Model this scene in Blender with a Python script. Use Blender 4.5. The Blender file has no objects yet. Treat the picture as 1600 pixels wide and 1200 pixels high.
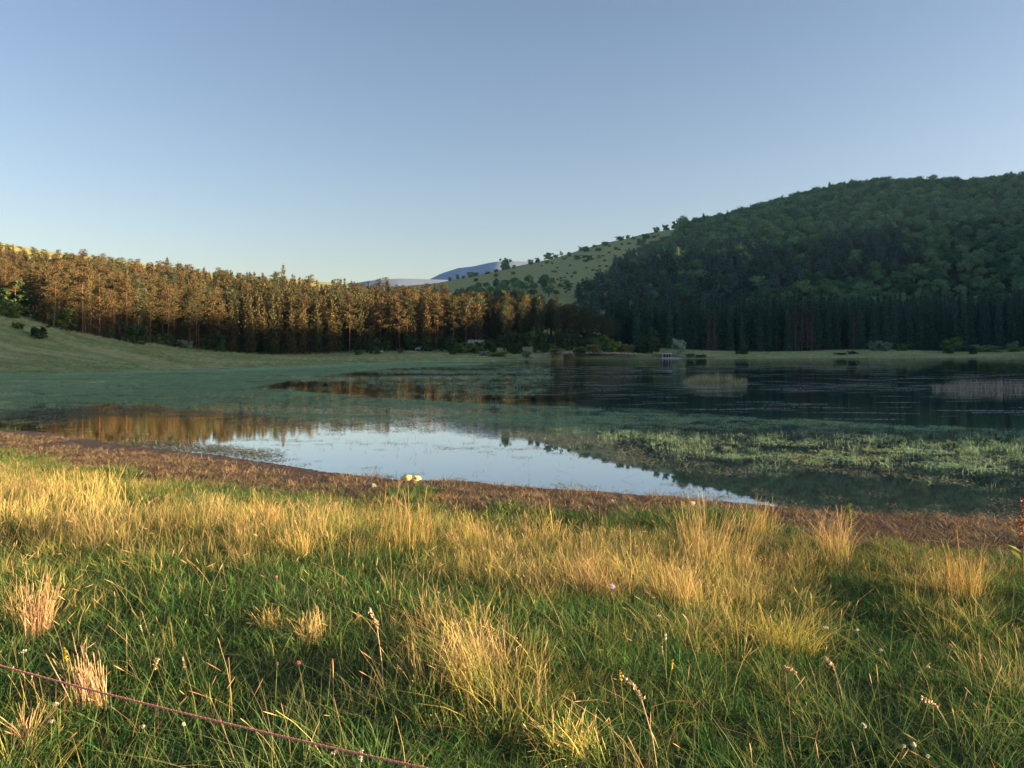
import bpy, math, random
import numpy as np
from mathutils import Vector, Euler

scene = bpy.context.scene
COL = scene.collection
R = math.radians
rng = np.random.default_rng(7)
random.seed(7)

# ------------------------------------------------------------------ camera, sky, sun, exposure
CAMZ, FPX, HORI = 2.8, 1200.0, 545.0          # eye height over the lake, focal length and horizon row of the photograph (1600 px wide)
cam_d = bpy.data.cameras.new('camera')
cam = bpy.data.objects.new('camera', cam_d)
COL.objects.link(cam)
cam.location = (0, 0, CAMZ)
cam.rotation_euler = (R(90), 0, 0)
cam_d.sensor_width = 36.0
cam_d.lens = 36.0 * FPX / 1600.0
cam_d.shift_y = -(600 - HORI) / 1600.0
cam_d.clip_start = 0.05
cam_d.clip_end = 20000
scene.camera = cam

SUN_EL, SUN_AZ = 5.8, 96.0                    # degrees; azimuth from +Y (view direction) towards +X (right)
sdir = Vector((math.sin(R(SUN_AZ)) * math.cos(R(SUN_EL)), math.cos(R(SUN_AZ)) * math.cos(R(SUN_EL)), math.sin(R(SUN_EL))))
world = bpy.data.worlds.new('World')
scene.world = world
world.use_nodes = True
wn, wl = world.node_tree.nodes, world.node_tree.links
for n in list(wn):
    wn.remove(n)
sky = wn.new('ShaderNodeTexSky')
sky.sky_type = 'NISHITA'
sky.sun_disc = False
sky.sun_elevation = R(SUN_EL)
sky.sun_rotation = R(SUN_AZ)
sky.altitude = 500
sky.air_density = 1.0
sky.dust_density = 1.5
sky.ozone_density = 1.0
bg = wn.new('ShaderNodeBackground')
bg.inputs['Strength'].default_value = 0.051
wo = wn.new('ShaderNodeOutputWorld')
wb = wn.new('ShaderNodeMix'); wb.data_type = 'RGBA'; wb.blend_type = 'MULTIPLY'   # the camera's white balance
wb.inputs[0].default_value = 1.0; wb.inputs[7].default_value = (0.975, 0.932, 1.11, 1)
wl.new(sky.outputs[0], wb.inputs[6]); wl.new(wb.outputs[2], bg.inputs['Color'])
wl.new(bg.outputs[0], wo.inputs['Surface'])

sun_d = bpy.data.lights.new('sun', 'SUN')
sun_d.energy = 5.0
sun_d.angle = R(0.6)
sun_d.color = (1.0, 0.68, 0.35)
sun = bpy.data.objects.new('sun', sun_d)
sun.rotation_euler = sdir.to_track_quat('Z', 'Y').to_euler()
sun.location = (60, -40, 60)
COL.objects.link(sun)

scene.view_settings.view_transform = 'Standard'
scene.view_settings.look = 'None'
scene.view_settings.gamma = 1.0
scene.view_settings.exposure = 2.48
scene.view_settings.use_curve_mapping = False
scene.cycles.max_bounces = 6
scene.cycles.diffuse_bounces = 3
scene.cycles.glossy_bounces = 3
scene.cycles.transmission_bounces = 3
scene.cycles.volume_bounces = 1
scene.cycles.use_denoising = True

# ------------------------------------------------------------------ helpers
def tag(o, label=None, cat=None, group=None, kind=None):
    if label: o['label'] = label
    if cat: o['category'] = cat
    if group: o['group'] = group
    if kind: o['kind'] = kind
    return o

def make_mesh(name, V, quads=None, tris=None, mats=(), mat_idx=None, smooth=False, fv=None, pcol=None, uv=None):
    """numpy arrays -> mesh; fv: one random number per face, pcol: one colour per vertex"""
    me = bpy.data.meshes.new(name)
    V = np.asarray(V, dtype=np.float32)
    q = np.zeros((0, 4), np.int32) if quads is None else np.asarray(quads, np.int32).reshape(-1, 4)
    t = np.zeros((0, 3), np.int32) if tris is None else np.asarray(tris, np.int32).reshape(-1, 3)
    nq, nt = len(q), len(t)
    me.vertices.add(len(V))
    me.vertices.foreach_set('co', V.ravel())
    me.loops.add(nq * 4 + nt * 3)
    me.loops.foreach_set('vertex_index', np.concatenate([q.ravel(), t.ravel()]))
    me.polygons.add(nq + nt)
    st = np.concatenate([np.arange(nq) * 4, nq * 4 + np.arange(nt) * 3]).astype(np.int32)
    me.polygons.foreach_set('loop_start', st)
    if mat_idx is not None:
        me.polygons.foreach_set('material_index', np.asarray(mat_idx, np.int32))
    if smooth:
        me.polygons.foreach_set('use_smooth', np.ones(nq + nt, bool))
    for m in mats:
        me.materials.append(m)
    if fv is not None:
        a = me.attributes.new('v', 'FLOAT', 'FACE')
        a.data.foreach_set('value', np.asarray(fv, np.float32))
    if pcol is not None:
        a = me.attributes.new('Col', 'FLOAT_COLOR', 'POINT')
        pc = np.asarray(pcol, np.float32)
        if pc.shape[1] == 3:
            pc = np.concatenate([pc, np.ones((len(pc), 1), np.float32)], 1)
        a.data.foreach_set('color', pc.ravel())
    me.update(calc_edges=True)
    return me

def link(name, me, parent=None, loc=None, rz=0.0, sc=None):
    o = bpy.data.objects.new(name, me)
    COL.objects.link(o)
    if parent is not None: o.parent = parent
    if loc is not None: o.location = loc
    if rz: o.rotation_euler = (0, 0, rz)
    if sc is not None: o.scale = (sc, sc, sc) if np.isscalar(sc) else sc
    return o

def empty(name, loc=(0, 0, 0), rz=0.0, sc=1.0):
    o = link(name, None, loc=loc, rz=rz, sc=sc)
    o.empty_display_size = 0.2
    return o

class Geo:
    """collects quads and tris"""
    def __init__(self):
        self.V, self.Q, self.T, self.n = [], [], [], 0
        self.qv, self.tv, self.qm, self.tm, self.C = [], [], [], [], []
    def add(self, V, Q=None, T=None, v=None, m=0, col=None):
        V = np.asarray(V, float).reshape(-1, 3)
        if Q is not None and len(Q):
            Q = np.asarray(Q, int).reshape(-1, 4)
            self.Q.append(Q + self.n)
            self.qv.append(np.broadcast_to(rng.random() if v is None else v, (len(Q),)))
            self.qm.append(np.full(len(Q), m))
        if T is not None and len(T):
            T = np.asarray(T, int).reshape(-1, 3)
            self.T.append(T + self.n)
            self.tv.append(np.broadcast_to(rng.random() if v is None else v, (len(T),)))
            self.tm.append(np.full(len(T), m))
        self.V.append(V)
        if col is not None:
            self.C.append(np.broadcast_to(np.asarray(col, float), (len(V), 3)))
        self.n += len(V)
    def mesh(self, name, mats, smooth=False):
        cat = lambda L: np.concatenate(L) if L else None
        fv = np.concatenate(self.qv + self.tv) if (self.qv or self.tv) else None
        mi = np.concatenate(self.qm + self.tm)
        pc = cat(self.C) if self.C and sum(len(c) for c in self.C) == self.n else None
        return make_mesh(name, cat(self.V), cat(self.Q), cat(self.T), mats, mi, smooth, fv, pc)
    # -- shapes
    def tube(self, pts, radii, sides=6, v=None, m=0, cap=True, col=None):
        pts = np.asarray(pts, float); n = len(pts)
        radii = np.broadcast_to(np.asarray(radii, float), (n,))
        d = np.gradient(pts, axis=0)
        d /= np.linalg.norm(d, axis=1, keepdims=True) + 1e-9
        ref = np.where(np.abs(d[:, 2:3]) > 0.9, np.array([[1., 0, 0]]), np.array([[0, 0, 1.]]))
        a = np.cross(d, ref); a /= np.linalg.norm(a, axis=1, keepdims=True) + 1e-9
        b = np.cross(d, a)
        th = np.arange(sides) / sides * 2 * np.pi
        V = pts[:, None] + radii[:, None, None] * (np.cos(th)[None, :, None] * a[:, None] + np.sin(th)[None, :, None] * b[:, None])
        V = V.reshape(-1, 3)
        i = np.arange(n - 1)[:, None] * sides; j = np.arange(sides)[None]; k = (j + 1) % sides
        Q = np.stack([i + j, i + k, i + k + sides, i + j + sides], -1).reshape(-1, 4)
        T = []
        if cap:
            V = np.concatenate([V, pts[:1], pts[-1:]])
            c0, c1 = n * sides, n * sides + 1
            for s in range(sides):
                T.append((c0, (s + 1) % sides, s)); T.append((c1, (n - 1) * sides + s, (n - 1) * sides + (s + 1) % sides))
        self.add(V, Q, T, v, m, col)
    def leaves(self, C, size, flat=0.0, v=None, m=0, aspect=0.55, up=None, col=None):
        """random little quads at centres C; flat pushes their normals upward"""
        C = np.asarray(C, float); n = len(C)
        if n == 0: return
        size = np.broadcast_to(size, (n,))
        N = rng.normal(size=(n, 3)); N[:, 2] += flat * 2.0
        if up is not None: N += up
        N /= np.linalg.norm(N, axis=1, keepdims=True) + 1e-9
        t = np.cross(N, rng.normal(size=(n, 3))); t /= np.linalg.norm(t, axis=1, keepdims=True) + 1e-9
        b = np.cross(N, t)
        s = (size * 0.5)[:, None]; a = s * aspect
        bend = N * s * 0.35
        V = np.stack([C - t * s - bend, C + b * a, C + t * s - bend, C - b * a], 1).reshape(-1, 3)
        Q = np.arange(n * 4).reshape(-1, 4)
        self.add(V, Q, None, rng.random(n) if v is None else v, m, col)
    def box(self, c, s, rz=0.0, v=None, m=0, col=None, taper=1.0):
        x, y, z = np.asarray(s, float) / 2
        V = np.array([(-x, -y, -z), (x, -y, -z), (x, y, -z), (-x, y, -z), (-x * taper, -y * taper, z), (x * taper, -y * taper, z), (x * taper, y * taper, z), (-x * taper, y * taper, z)])
        co, si = math.cos(rz), math.sin(rz)
        V = np.stack([V[:, 0] * co - V[:, 1] * si, V[:, 0] * si + V[:, 1] * co, V[:, 2]], 1) + np.asarray(c, float)
        Q = [(0, 3, 2, 1), (4, 5, 6, 7), (0, 1, 5, 4), (1, 2, 6, 5), (2, 3, 7, 6), (3, 0, 4, 7)]
        self.add(V, Q, None, v, m, col)
    def blob(self, c, r, seg=10, rings=6, noise=0.15, v=None, m=0, col=None):
        th = np.linspace(0, 2 * np.pi, seg, endpoint=False)
        ph = np.linspace(-np.pi / 2, np.pi / 2, rings)
        r = np.broadcast_to(np.asarray(r, float), (3,))
        k = 1 + noise * rng.uniform(-1, 1, (rings, seg)); k[0] = k[0].mean(); k[-1] = k[-1].mean()
        P = np.stack([np.cos(ph)[:, None] * np.cos(th) * k, np.cos(ph)[:, None] * np.sin(th) * k, np.sin(ph)[:, None] * k * np.ones(seg)], -1) * r
        i = np.arange(rings - 1)[:, None] * seg; j = np.arange(seg)[None]; kk = (j + 1) % seg
        Q = np.stack([i + j, i + kk, i + kk + seg, i + j + seg], -1).reshape(-1, 4)
        self.add(P.reshape(-1, 3) + np.asarray(c, float), Q, None, v, m, col)

def smooth_noise(x, y, seed=0, scale=1.0, octaves=3):
    """sum of rotated sines, value about -1..1; cheap and repeatable"""
    r = np.random.default_rng(seed)
    out = np.zeros(np.broadcast(x, y).shape); amp, f, tot = 1.0, 1.0 / scale, 0.0
    for o in range(octaves):
        for k in range(5):
            a = r.uniform(0, 2 * np.pi); ff = f * r.uniform(0.6, 1.5) * 2
            out = out + amp * 0.45 * np.sin(ff * (x * math.cos(a) + y * math.sin(a)) + r.uniform(0, 6.28))
        tot += amp; amp *= 0.55; f *= 2.1
    return out / tot

def inpoly(px, py, poly):
    poly = np.asarray(poly, float); inside = np.zeros(np.broadcast(px, py).shape, bool)
    x0, y0 = poly[:, 0], poly[:, 1]; x1, y1 = np.roll(x0, -1), np.roll(y0, -1)
    for a, b, c, d in zip(x0, y0, x1, y1):
        cond = ((b > py) != (d > py)) & (px < (c - a) * (py - b) / (d - b + 1e-12) + a)
        inside ^= cond
    return inside

def polydist(x, y, poly):
    poly = np.asarray(poly, float); best = np.full(np.broadcast(x, y).shape, 1e9)
    for (ax, ay), (bx, by) in zip(poly, np.roll(poly, -1, 0)):
        dx, dy = bx - ax, by - ay
        t = np.clip(((x - ax) * dx + (y - ay) * dy) / (dx * dx + dy * dy + 1e-12), 0, 1)
        best = np.minimum(best, np.hypot(x - ax - t * dx, y - ay - t * dy))
    return best

def wpt(px, py, z=0.0):
    """the point of the level z seen at photograph pixel (px, py)"""
    Y = (CAMZ - z) * FPX / (py - HORI)
    return ((px - 800) / FPX * Y, Y)

def topix(x, y, z):
    return 800 + FPX * x / y, HORI + FPX * (CAMZ - z) / y

# ------------------------------------------------------------------ terrain
shore_near_px = [(0, 671), (70, 676), (130, 685), (220, 699), (350, 712), (430, 724), (500, 736), (560, 742), (640, 750), (720, 752), (800, 759), (870, 764), (950, 768),
                 (1030, 775), (1100, 782), (1160, 787), (1200, 791), (1300, 798), (1400, 803), (1500, 807), (1600, 811)]
shore_far_px = [(1600, 558.0), (1480, 558.2), (1300, 558.6), (1200, 559.2), (1080, 560), (1050, 559.4), (1030, 559.6), (1000, 560), (900, 560), (850, 560.8), (800, 562), (720, 564),
                (640, 565.5), (560, 568), (480, 571), (400, 575), (300, 578.5), (200, 581), (130, 582.5), (0, 584.5)]
NEAR = [wpt(*p) for p in shore_near_px]
FAR = [wpt(*p) for p in shore_far_px]
def ragged(line, step=.35, amp=.16):
    out = []
    for (ax, ay), (bx, by) in zip(line[:-1], line[1:]):
        n = max(1, int(math.hypot(bx - ax, by - ay) / step))
        for k in range(n):
            t = k / n; x_, y_ = ax + (bx - ax) * t, ay + (by - ay) * t
            d = amp * float(smooth_noise(np.array(x_), np.array(y_), 71, 1.1, 3)) + amp * .5 * float(smooth_noise(np.array(x_), np.array(y_), 73, .35, 2))
            out.append((x_ - d * .3, y_ + d))
    return out + [line[-1]]
NEAR_R = ragged(NEAR)
LAKE = NEAR_R + [(16, 10.5), (35, 6), (70, 0), (110, 4), (150, 25), (168, 70), (175, 130), (176, 200)] + FAR + [(-63, 80), (-64, 68), (-58, 55), (-42, 42), (-27, 33)]
LAKE = np.array(LAKE)

ctrl = []
def cp(px, Y, py=None, z=None):
    if z is None: z = CAMZ + (HORI - py) * Y / FPX
    ctrl.append(((px - 800) / FPX * Y, Y, z))
# left hill, read off the photograph column by column
cp(-300, 80, z=1.5); cp(-300, 100, z=6); cp(-300, 130, z=14); cp(-300, 180, z=26); cp(-300, 260, z=44); cp(-300, 400, z=66); cp(-300, 600, z=80)
cp(0, 96, z=.8); cp(0, 108, z=3.2); cp(0, 125, 497); cp(0, 170, z=13.5); cp(0, 230, 452); cp(0, 400, 385); cp(0, 500, z=56); cp(0, 700, z=50)
cp(130, 105, z=.9); cp(130, 120, z=2.6); cp(130, 140, 525); cp(130, 190, z=10.5); cp(130, 260, z=22); cp(130, 420, 399); cp(130, 560, z=52); cp(130, 750, z=45)
cp(300, 130, z=.5); cp(300, 190, 551); cp(300, 220, z=5); cp(300, 260, z=13); cp(300, 330, z=24); cp(300, 450, 424); cp(300, 600, z=45)
cp(470, 160, z=.6); cp(470, 215, 552); cp(470, 250, z=6); cp(470, 280, z=10); cp(470, 350, z=22); cp(470, 500, 438); cp(470, 650, z=45)
cp(580, 190, z=.8); cp(580, 226, 550); cp(580, 280, z=9); cp(580, 350, z=20); cp(580, 530, 447); cp(580, 700, z=44)
cp(640, 200, z=.9); cp(640, 231, 550); cp(640, 280, z=8); cp(640, 350, z=17); cp(640, 600, 449); cp(640, 800, z=48)
cp(700, 236, z=2.2); cp(700, 280, z=6.5); cp(700, 350, z=14); cp(700, 480, z=36); cp(700, 620, 439); cp(700, 800, z=50)
cp(800, 242, z=3); cp(800, 285, z=7); cp(800, 350, z=17); cp(800, 500, z=46); cp(800, 640, 419); cp(800, 800, z=62)
cp(900, 252, z=3.4); cp(900, 300, z=8); cp(900, 370, z=22); cp(900, 450, z=42); cp(900, 560, z=67); cp(900, 660, 394); cp(900, 820, z=78)
cp(960, 262, z=2.6); cp(1000, 270, z=2.0); cp(1000, 340, z=8); cp(1000, 450, z=42); cp(1000, 560, z=76); cp(1000, 675, 367); cp(1000, 850, z=92)
cp(1100, 240, z=.8); cp(1100, 278, z=1.8); cp(1100, 340, z=7); cp(1100, 450, z=45); cp(1100, 560, z=82); cp(1100, 680, z=111); cp(1100, 850, z=105)
cp(1200, 290, z=2.0); cp(1200, 350, z=8); cp(1200, 450, z=47); cp(1200, 560, z=88); cp(1200, 690, z=128); cp(1200, 850, z=125)
cp(1400, 265, z=.8); cp(1400, 300, z=2.0); cp(1400, 360, z=9); cp(1400, 460, z=52); cp(1400, 560, z=98); cp(1400, 680, z=147); cp(1400, 850, z=140)
cp(1600, 275, z=1.2); cp(1600, 310, z=2.5); cp(1600, 370, z=11); cp(1600, 470, z=56); cp(1600, 570, z=104); cp(1600, 690, z=152); cp(1600, 850, z=150)
# beyond the frame on the right: unseen spur, added and shaped to shade lake and hill
for p in [(235, 240, 6), (285, 290, 30), (330, 360, 52), (420, 450, 88), (430, 482, 112), (445, 535, 134), (520, 600, 170), (650, 600, 200), (620, 500, 130), (560, 420, 95), (500, 330, 72), (400, 280, 66), (330, 255, 42), (300, 232, 26), (300, 210, 22),
          (230, 180, 6), (262, 180, 18), (300, 180, 35), (400, 170, 34), (230, 110, 7), (262, 100, 20), (300, 145, 39), (300, 105, 36), (300, 75, 40), (300, 55, 38), (300, 38, 37), (300, 24, 39), (300, 9, 37), (300, -3, 35), (300, -15, 13), (258, 50, 12), (225, 30, 4), (400, 90, 38), (400, 40, 24),
          (300, -25, 4), (255, -30, 4), (215, -20, 3), (300, -75, 5), (200, -70, 4), (400, -40, 8), (420, -120, 8), (500, 60, 30), (500, 150, 34), (500, 230, 44), (300, -160, 6), (500, -150, 10), (500, -20, 12), (620, 200, 44), (620, 320, 66), (620, 60, 30),
          (700, -100, 20), (700, -250, 10), (-100, -40, 8), (-60, 0, 4), (-120, 60, 12), (-160, 100, 22), (-200, 0, 20), (0, -60, 4), (60, -50, 2.5), (120, -60, 3), (0, -200, 8), (-200, -200, 14), (200, -250, 6),
          (0, -10, 1.5), (-20, 5, 2.0), (30, -8, 1.2), (-300, 300, 70), (-450, 300, 85), (-500, 0, 40), (0, 1200, 40), (600, 1200, 120), (-600, 1200, 60), (900, 600, 170), (900, 350, 70), (-1000, 500, 70), (1200, 0, 30), (0, -1000, 20), (1000, -900, 30), (-1000, -800, 30)]:
    ctrl.append(p)
CT = np.array(ctrl)
_S = 100.0
def _phi(d2):
    return 0.5 * d2 * np.log(d2 + 1e-9)
_P = CT[:, :2] / _S
_A = _phi(((_P[:, None] - _P[None]) ** 2).sum(-1)) + np.eye(len(CT)) * 2e-3
_B = np.concatenate([np.ones((len(CT), 1)), _P], 1)
_M = np.block([[_A, _B], [_B.T, np.zeros((3, 3))]])
_W = np.linalg.solve(_M, np.concatenate([CT[:, 2], np.zeros(3)]))
def rbf(x, y):
    q = np.stack([np.ravel(x), np.ravel(y)], 1) / _S
    out = np.empty(len(q))
    for s in range(0, len(q), 20000):
        c = q[s:s + 20000]
        out[s:s + 20000] = _phi(((c[:, None] - _P[None]) ** 2).sum(-1)) @ _W[:len(CT)] + _W[len(CT)] + c @ _W[len(CT) + 1:]
    return out.reshape(np.shape(x))
near_line = np.array(NEAR + [(16, 10.5), (35, 6), (70, 0)])
def H(x, y, detail=True):
    x = np.asarray(x, float); y = np.asarray(y, float)
    x, y = np.broadcast_arrays(x, y)
    far = np.clip(rbf(x, y), -5, 230)
    ins = inpoly(x, y, LAKE)
    sd = polydist(x, y, LAKE)
    land = np.maximum(far, 0.02 + 0.035 * np.minimum(sd, 14))
    # the near bank: mud flat, then a gentle rise to the place where the camera stands
    nb = np.where(sd < 4, 0.055 * sd, 0.22 + 0.098 * (sd - 4))
    nb = np.minimum(nb, 1.25 + 0.01 * sd)
    if detail:
        rough = smooth_noise(x, y, 3, 1.6, 3)
        nb = nb + 0.07 * rough * np.clip(sd / 5, 0.1, 1) + 0.03 * smooth_noise(x, y, 5, .45, 2) * np.clip(sd / 0.8, 0, 1) * np.clip((9 - sd) / 4, 0.35, 1)
        land = land + np.clip(sd / 60, 0, 1) * 0.5 * smooth_noise(x, y, 11, 18, 2)
    line_y = np.interp(x, near_line[:, 0], near_line[:, 1])
    w = np.clip(1 - (np.hypot(x, y - 10) - 32) / 15, 0, 1) * (y < line_y + 6)
    w = w * w * (3 - 2 * w)
    z = land * (1 - w) + nb * w
    return np.where(ins, -np.minimum(0.10 * sd, 1.5), np.maximum(z, 0.004 + 0.01 * np.minimum(sd, 3)))

def ground_at(px, py, y0=2.0, y1=900.0, n=2500):
    """first ground point hit by the ray through photograph pixel (px, py)"""
    Y = np.geomspace(y0, y1, n); X = (px - 800) / FPX * Y
    Zr = CAMZ + (HORI - py) * Y / FPX
    h = H(X, Y)
    k = np.argmax(h >= Zr)
    if not (h >= Zr).any(): return None
    return float(X[k]), float(Y[k]), float(h[k])

def axis(lo, hi, step, far_lo, far_hi, g):
    a = list(np.arange(lo, hi, step))
    s, v = step, a[-1]
    while v < far_hi: s = step + g * (v - hi); v += max(s, step); a.append(v)
    b, v = [], lo
    while v > far_lo: s = step + g * (lo - v); v -= max(s, step); b.append(v)
    return np.array(b[::-1] + a)
gx = axis(-22, 16, 0.17, -2500, 2500, 0.021)
gy = axis(1.0, 28, 0.17, -2500, 3000, 0.021)
GX, GY = np.meshgrid(gx, gy)
GZ = H(GX, GY)
nx, ny = len(gx), len(gy)
idx = np.arange(nx * ny).reshape(ny, nx)
gq = np.stack([idx[:-1, :-1], idx[:-1, 1:], idx[1:, 1:], idx[1:, :-1]], -1).reshape(-1, 4)

# which ground is what: R = mud and wet margin, G = forest floor, B = dry hill grass
pxg, pyg = topix(GX, np.maximum(GY, 0.5), GZ)
lake_d = np.where(inpoly(GX, GY, LAKE), -1, 1) * polydist(GX, GY, LAKE)
mud = np.clip((3.6 + 0.9 * smooth_noise(GX, GY, 8, 2.2, 3) - lake_d) / 1.6, 0, 1) * (np.hypot(GX, GY) < 70)
mud = np.maximum(mud, np.clip((1.6 - lake_d) / 1.5, 0, 1) * 0.5 * (GY > 40))

STAND_FRONT = np.array([(-140, 190), (-60, 178), (0, 165), (40, 150), (75, 138), (100, 140), (130, 146), (200, 168), (300, 194), (400, 210), (470, 218), (560, 228), (640, 233), (700, 238), (800, 247), (900, 258), (968, 268)])
SPRUCE_FRONT = np.array([(900, 300), (985, 284), (1100, 284), (1200, 292), (1400, 306), (1600, 318), (1800, 330), (2000, 330)])
def stand_front(px): return np.interp(px, STAND_FRONT[:, 0], STAND_FRONT[:, 1], left=190, right=1e5)
def spruce_front(px): return np.interp(px, SPRUCE_FRONT[:, 0], SPRUCE_FRONT[:, 1], left=1e5, right=330)
GRASS_SLOPE = [(560, 470), (640, 440), (700, 428), (800, 405), (900, 380), (1000, 355), (1062, 335), (1050, 366), (1010, 380), (985, 392), (960, 412), (930, 432), (900, 447), (884, 462), (862, 462), (866, 444), (858, 432), (820, 434), (760, 441), (715, 449), (700, 475)]
st = stand_front(pxg)
w_stand = ((GY > st) & (GY < st + np.interp(pxg, [0, 500, 640, 800, 968], [95, 95, 80, 60, 30])) & (pxg < 975)).astype(float)
w_hill = ((GY > spruce_front(pxg)) & (pxg > 960)).astype(float)
w_hill = np.maximum(w_hill, ((GX > 215) & (GY > -150)).astype(float))
w_hill = np.where(inpoly(pxg, pyg, GRASS_SLOPE) & (GY > 330), 0, w_hill)
forest = np.maximum(w_stand, w_hill)
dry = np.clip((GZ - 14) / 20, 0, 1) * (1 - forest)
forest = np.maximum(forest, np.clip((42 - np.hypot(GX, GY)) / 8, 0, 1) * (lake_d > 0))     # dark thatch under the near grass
# ------------------------------------------------------------------ materials
def new_mat(name):
    m = bpy.data.materials.new(name); m.use_nodes = True
    nt = m.node_tree
    for n in list(nt.nodes): nt.nodes.remove(n)
    out = nt.nodes.new('ShaderNodeOutputMaterial')
    return m, nt, out
def node(nt, typ, **kw):
    n = nt.nodes.new(typ)
    for k, v in kw.items():
        if k in n.inputs: n.inputs[k].default_value = v
        else: setattr(n, k, v)
    return n
def mixc(nt, fac, a, b):
    n = nt.nodes.new('ShaderNodeMix'); n.data_type = 'RGBA'
    for sock, val in ((n.inputs[0], fac), (n.inputs[6], a), (n.inputs[7], b)):
        if isinstance(val, bpy.types.NodeSocket): nt.links.new(val, sock)
        elif np.isscalar(val): sock.default_value = val
        else: sock.default_value = (*val, 1) if len(val) == 3 else val
    return n.outputs[2]
def math_(nt, op, a, b=None, c=None, clamp=False):
    n = nt.nodes.new('ShaderNodeMath'); n.operation = op; n.use_clamp = clamp
    for s, val in zip(n.inputs, (a, b, c)):
        if val is None: continue
        if isinstance(val, bpy.types.NodeSocket): nt.links.new(val, s)
        else: s.default_value = val
    return n.outputs[0]
def noise(nt, vec, scale, detail=4, rough=0.6):
    n = node(nt, 'ShaderNodeTexNoise', Scale=scale, Detail=detail, Roughness=rough)
    if vec is not None: nt.links.new(vec, n.inputs['Vector'])
    return n.outputs['Fac']
def ramp(nt, fac, stops):
    n = nt.nodes.new('ShaderNodeValToRGB'); e = n.color_ramp.elements
    while len(e) < len(stops): e.new(0.5)
    for k, (p, c) in zip(e, stops):
        k.position = p; k.color = (*c, 1) if not np.isscalar(c) else (c, c, c, 1)
    nt.links.new(fac, n.inputs[0])
    return n.outputs[0]

def leaf_mat(name, c1, c2, trans=0.25, inst=0.55, gloss=0.0):
    """foliage: colour varies leaf by leaf (v) and plant by plant (object random)"""
    m, nt, out = new_mat(name)
    v = node(nt, 'ShaderNodeAttribute', attribute_name='v').outputs['Fac']
    r = node(nt, 'ShaderNodeObjectInfo').outputs['Random']
    f = math_(nt, 'ADD', math_(nt, 'MULTIPLY', v, 1 - inst), math_(nt, 'MULTIPLY', r, inst))
    c = mixc(nt, f, c1, c2)
    d = node(nt, 'ShaderNodeBsdfDiffuse'); nt.links.new(c, d.inputs['Color'])
    t = node(nt, 'ShaderNodeBsdfTranslucent'); nt.links.new(c, t.inputs['Color'])
    mx = node(nt, 'ShaderNodeMixShader', Fac=trans)
    nt.links.new(d.outputs[0], mx.inputs[1]); nt.links.new(t.outputs[0], mx.inputs[2])
    nt.links.new(mx.outputs[0], out.inputs['Surface'])
    return m

def blade_mat(name, trans=0.35, tint=0.25):
    """grass: colour of the blade itself (Col), a little different plant by plant"""
    m, nt, out = new_mat(name)
    c = node(nt, 'ShaderNodeAttribute', attribute_name='Col').outputs['Color']
    r = node(nt, 'ShaderNodeObjectInfo').outputs['Random']
    hsv = node(nt, 'ShaderNodeHueSaturation')
    nt.links.new(c, hsv.inputs['Color'])
    nt.links.new(math_(nt, 'ADD', math_(nt, 'MULTIPLY', r, tint * 2), 1 - tint), hsv.inputs['Value'])
    nt.links.new(math_(nt, 'ADD', math_(nt, 'MULTIPLY', r, 0.04), 0.48), hsv.inputs['Hue'])
    d = node(nt, 'ShaderNodeBsdfDiffuse'); nt.links.new(hsv.outputs[0], d.inputs['Color'])
    t = node(nt, 'ShaderNodeBsdfTranslucent'); nt.links.new(hsv.outputs[0], t.inputs['Color'])
    mx = node(nt, 'ShaderNodeMixShader', Fac=trans)
    nt.links.new(d.outputs[0], mx.inputs[1]); nt.links.new(t.outputs[0], mx.inputs[2])
    nt.links.new(mx.outputs[0], out.inputs['Surface'])
    return m

def plain(name, c, rough=0.8, c2=None, scale=6.0, bump=0.0, vmix=0.0, metal=0.0, spec=0.3):
    m, nt, out = new_mat(name)
    p = node(nt, 'ShaderNodeBsdfPrincipled', Roughness=rough, Metallic=metal)
    p.inputs['Specular IOR Level'].default_value = spec
    tc = node(nt, 'ShaderNodeTexCoord').outputs['Object']
    f = noise(nt, tc, scale, 5, 0.65)
    if vmix:
        v = node(nt, 'ShaderNodeAttribute', attribute_name='v').outputs['Fac']
        f = math_(nt, 'ADD', math_(nt, 'MULTIPLY', f, 1 - vmix), math_(nt, 'MULTIPLY', v, vmix))
    nt.links.new(mixc(nt, f, c, c2 if c2 is not None else tuple(k * 0.7 for k in c)), p.inputs['Base Color'])
    if bump:
        b = node(nt, 'ShaderNodeBump', Strength=bump, Distance=0.02)
        nt.links.new(noise(nt, tc, scale * 3, 6, 0.7), b.inputs['Height']); nt.links.new(b.outputs[0], p.inputs['Normal'])
    nt.links.new(p.outputs[0], out.inputs['Surface'])
    return m

M = {}
# ground
m, nt, out = new_mat('ground'); M['ground'] = m
geo = node(nt, 'ShaderNodeNewGeometry').outputs['Position']
zc = node(nt, 'ShaderNodeAttribute', attribute_name='Col')
sep = node(nt, 'ShaderNodeSeparateColor'); nt.links.new(zc.outputs['Color'], sep.inputs[0])
n_fine, n_mid, n_big = noise(nt, geo, 9.0, 8, 0.7), noise(nt, geo, 0.7, 6, 0.65), noise(nt, geo, 0.06, 5, 0.6)
stretch = node(nt, 'ShaderNodeMapping'); stretch.inputs['Scale'].default_value = (0.05, 0.22, 0.3); nt.links.new(geo, stretch.inputs[0])
n_band = noise(nt, stretch.outputs[0], 1.0, 6, 0.62)
meadow = ramp(nt, n_band, [(0.32, (0.12, 0.19, 0.06)), (0.46, (0.24, 0.29, 0.10)), (0.55, (0.40, 0.38, 0.18)), (0.68, (0.55, 0.48, 0.27))])
meadow = mixc(nt, math_(nt, 'MULTIPLY', n_fine, 0.6), meadow, (0.18, 0.22, 0.08))
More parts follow.
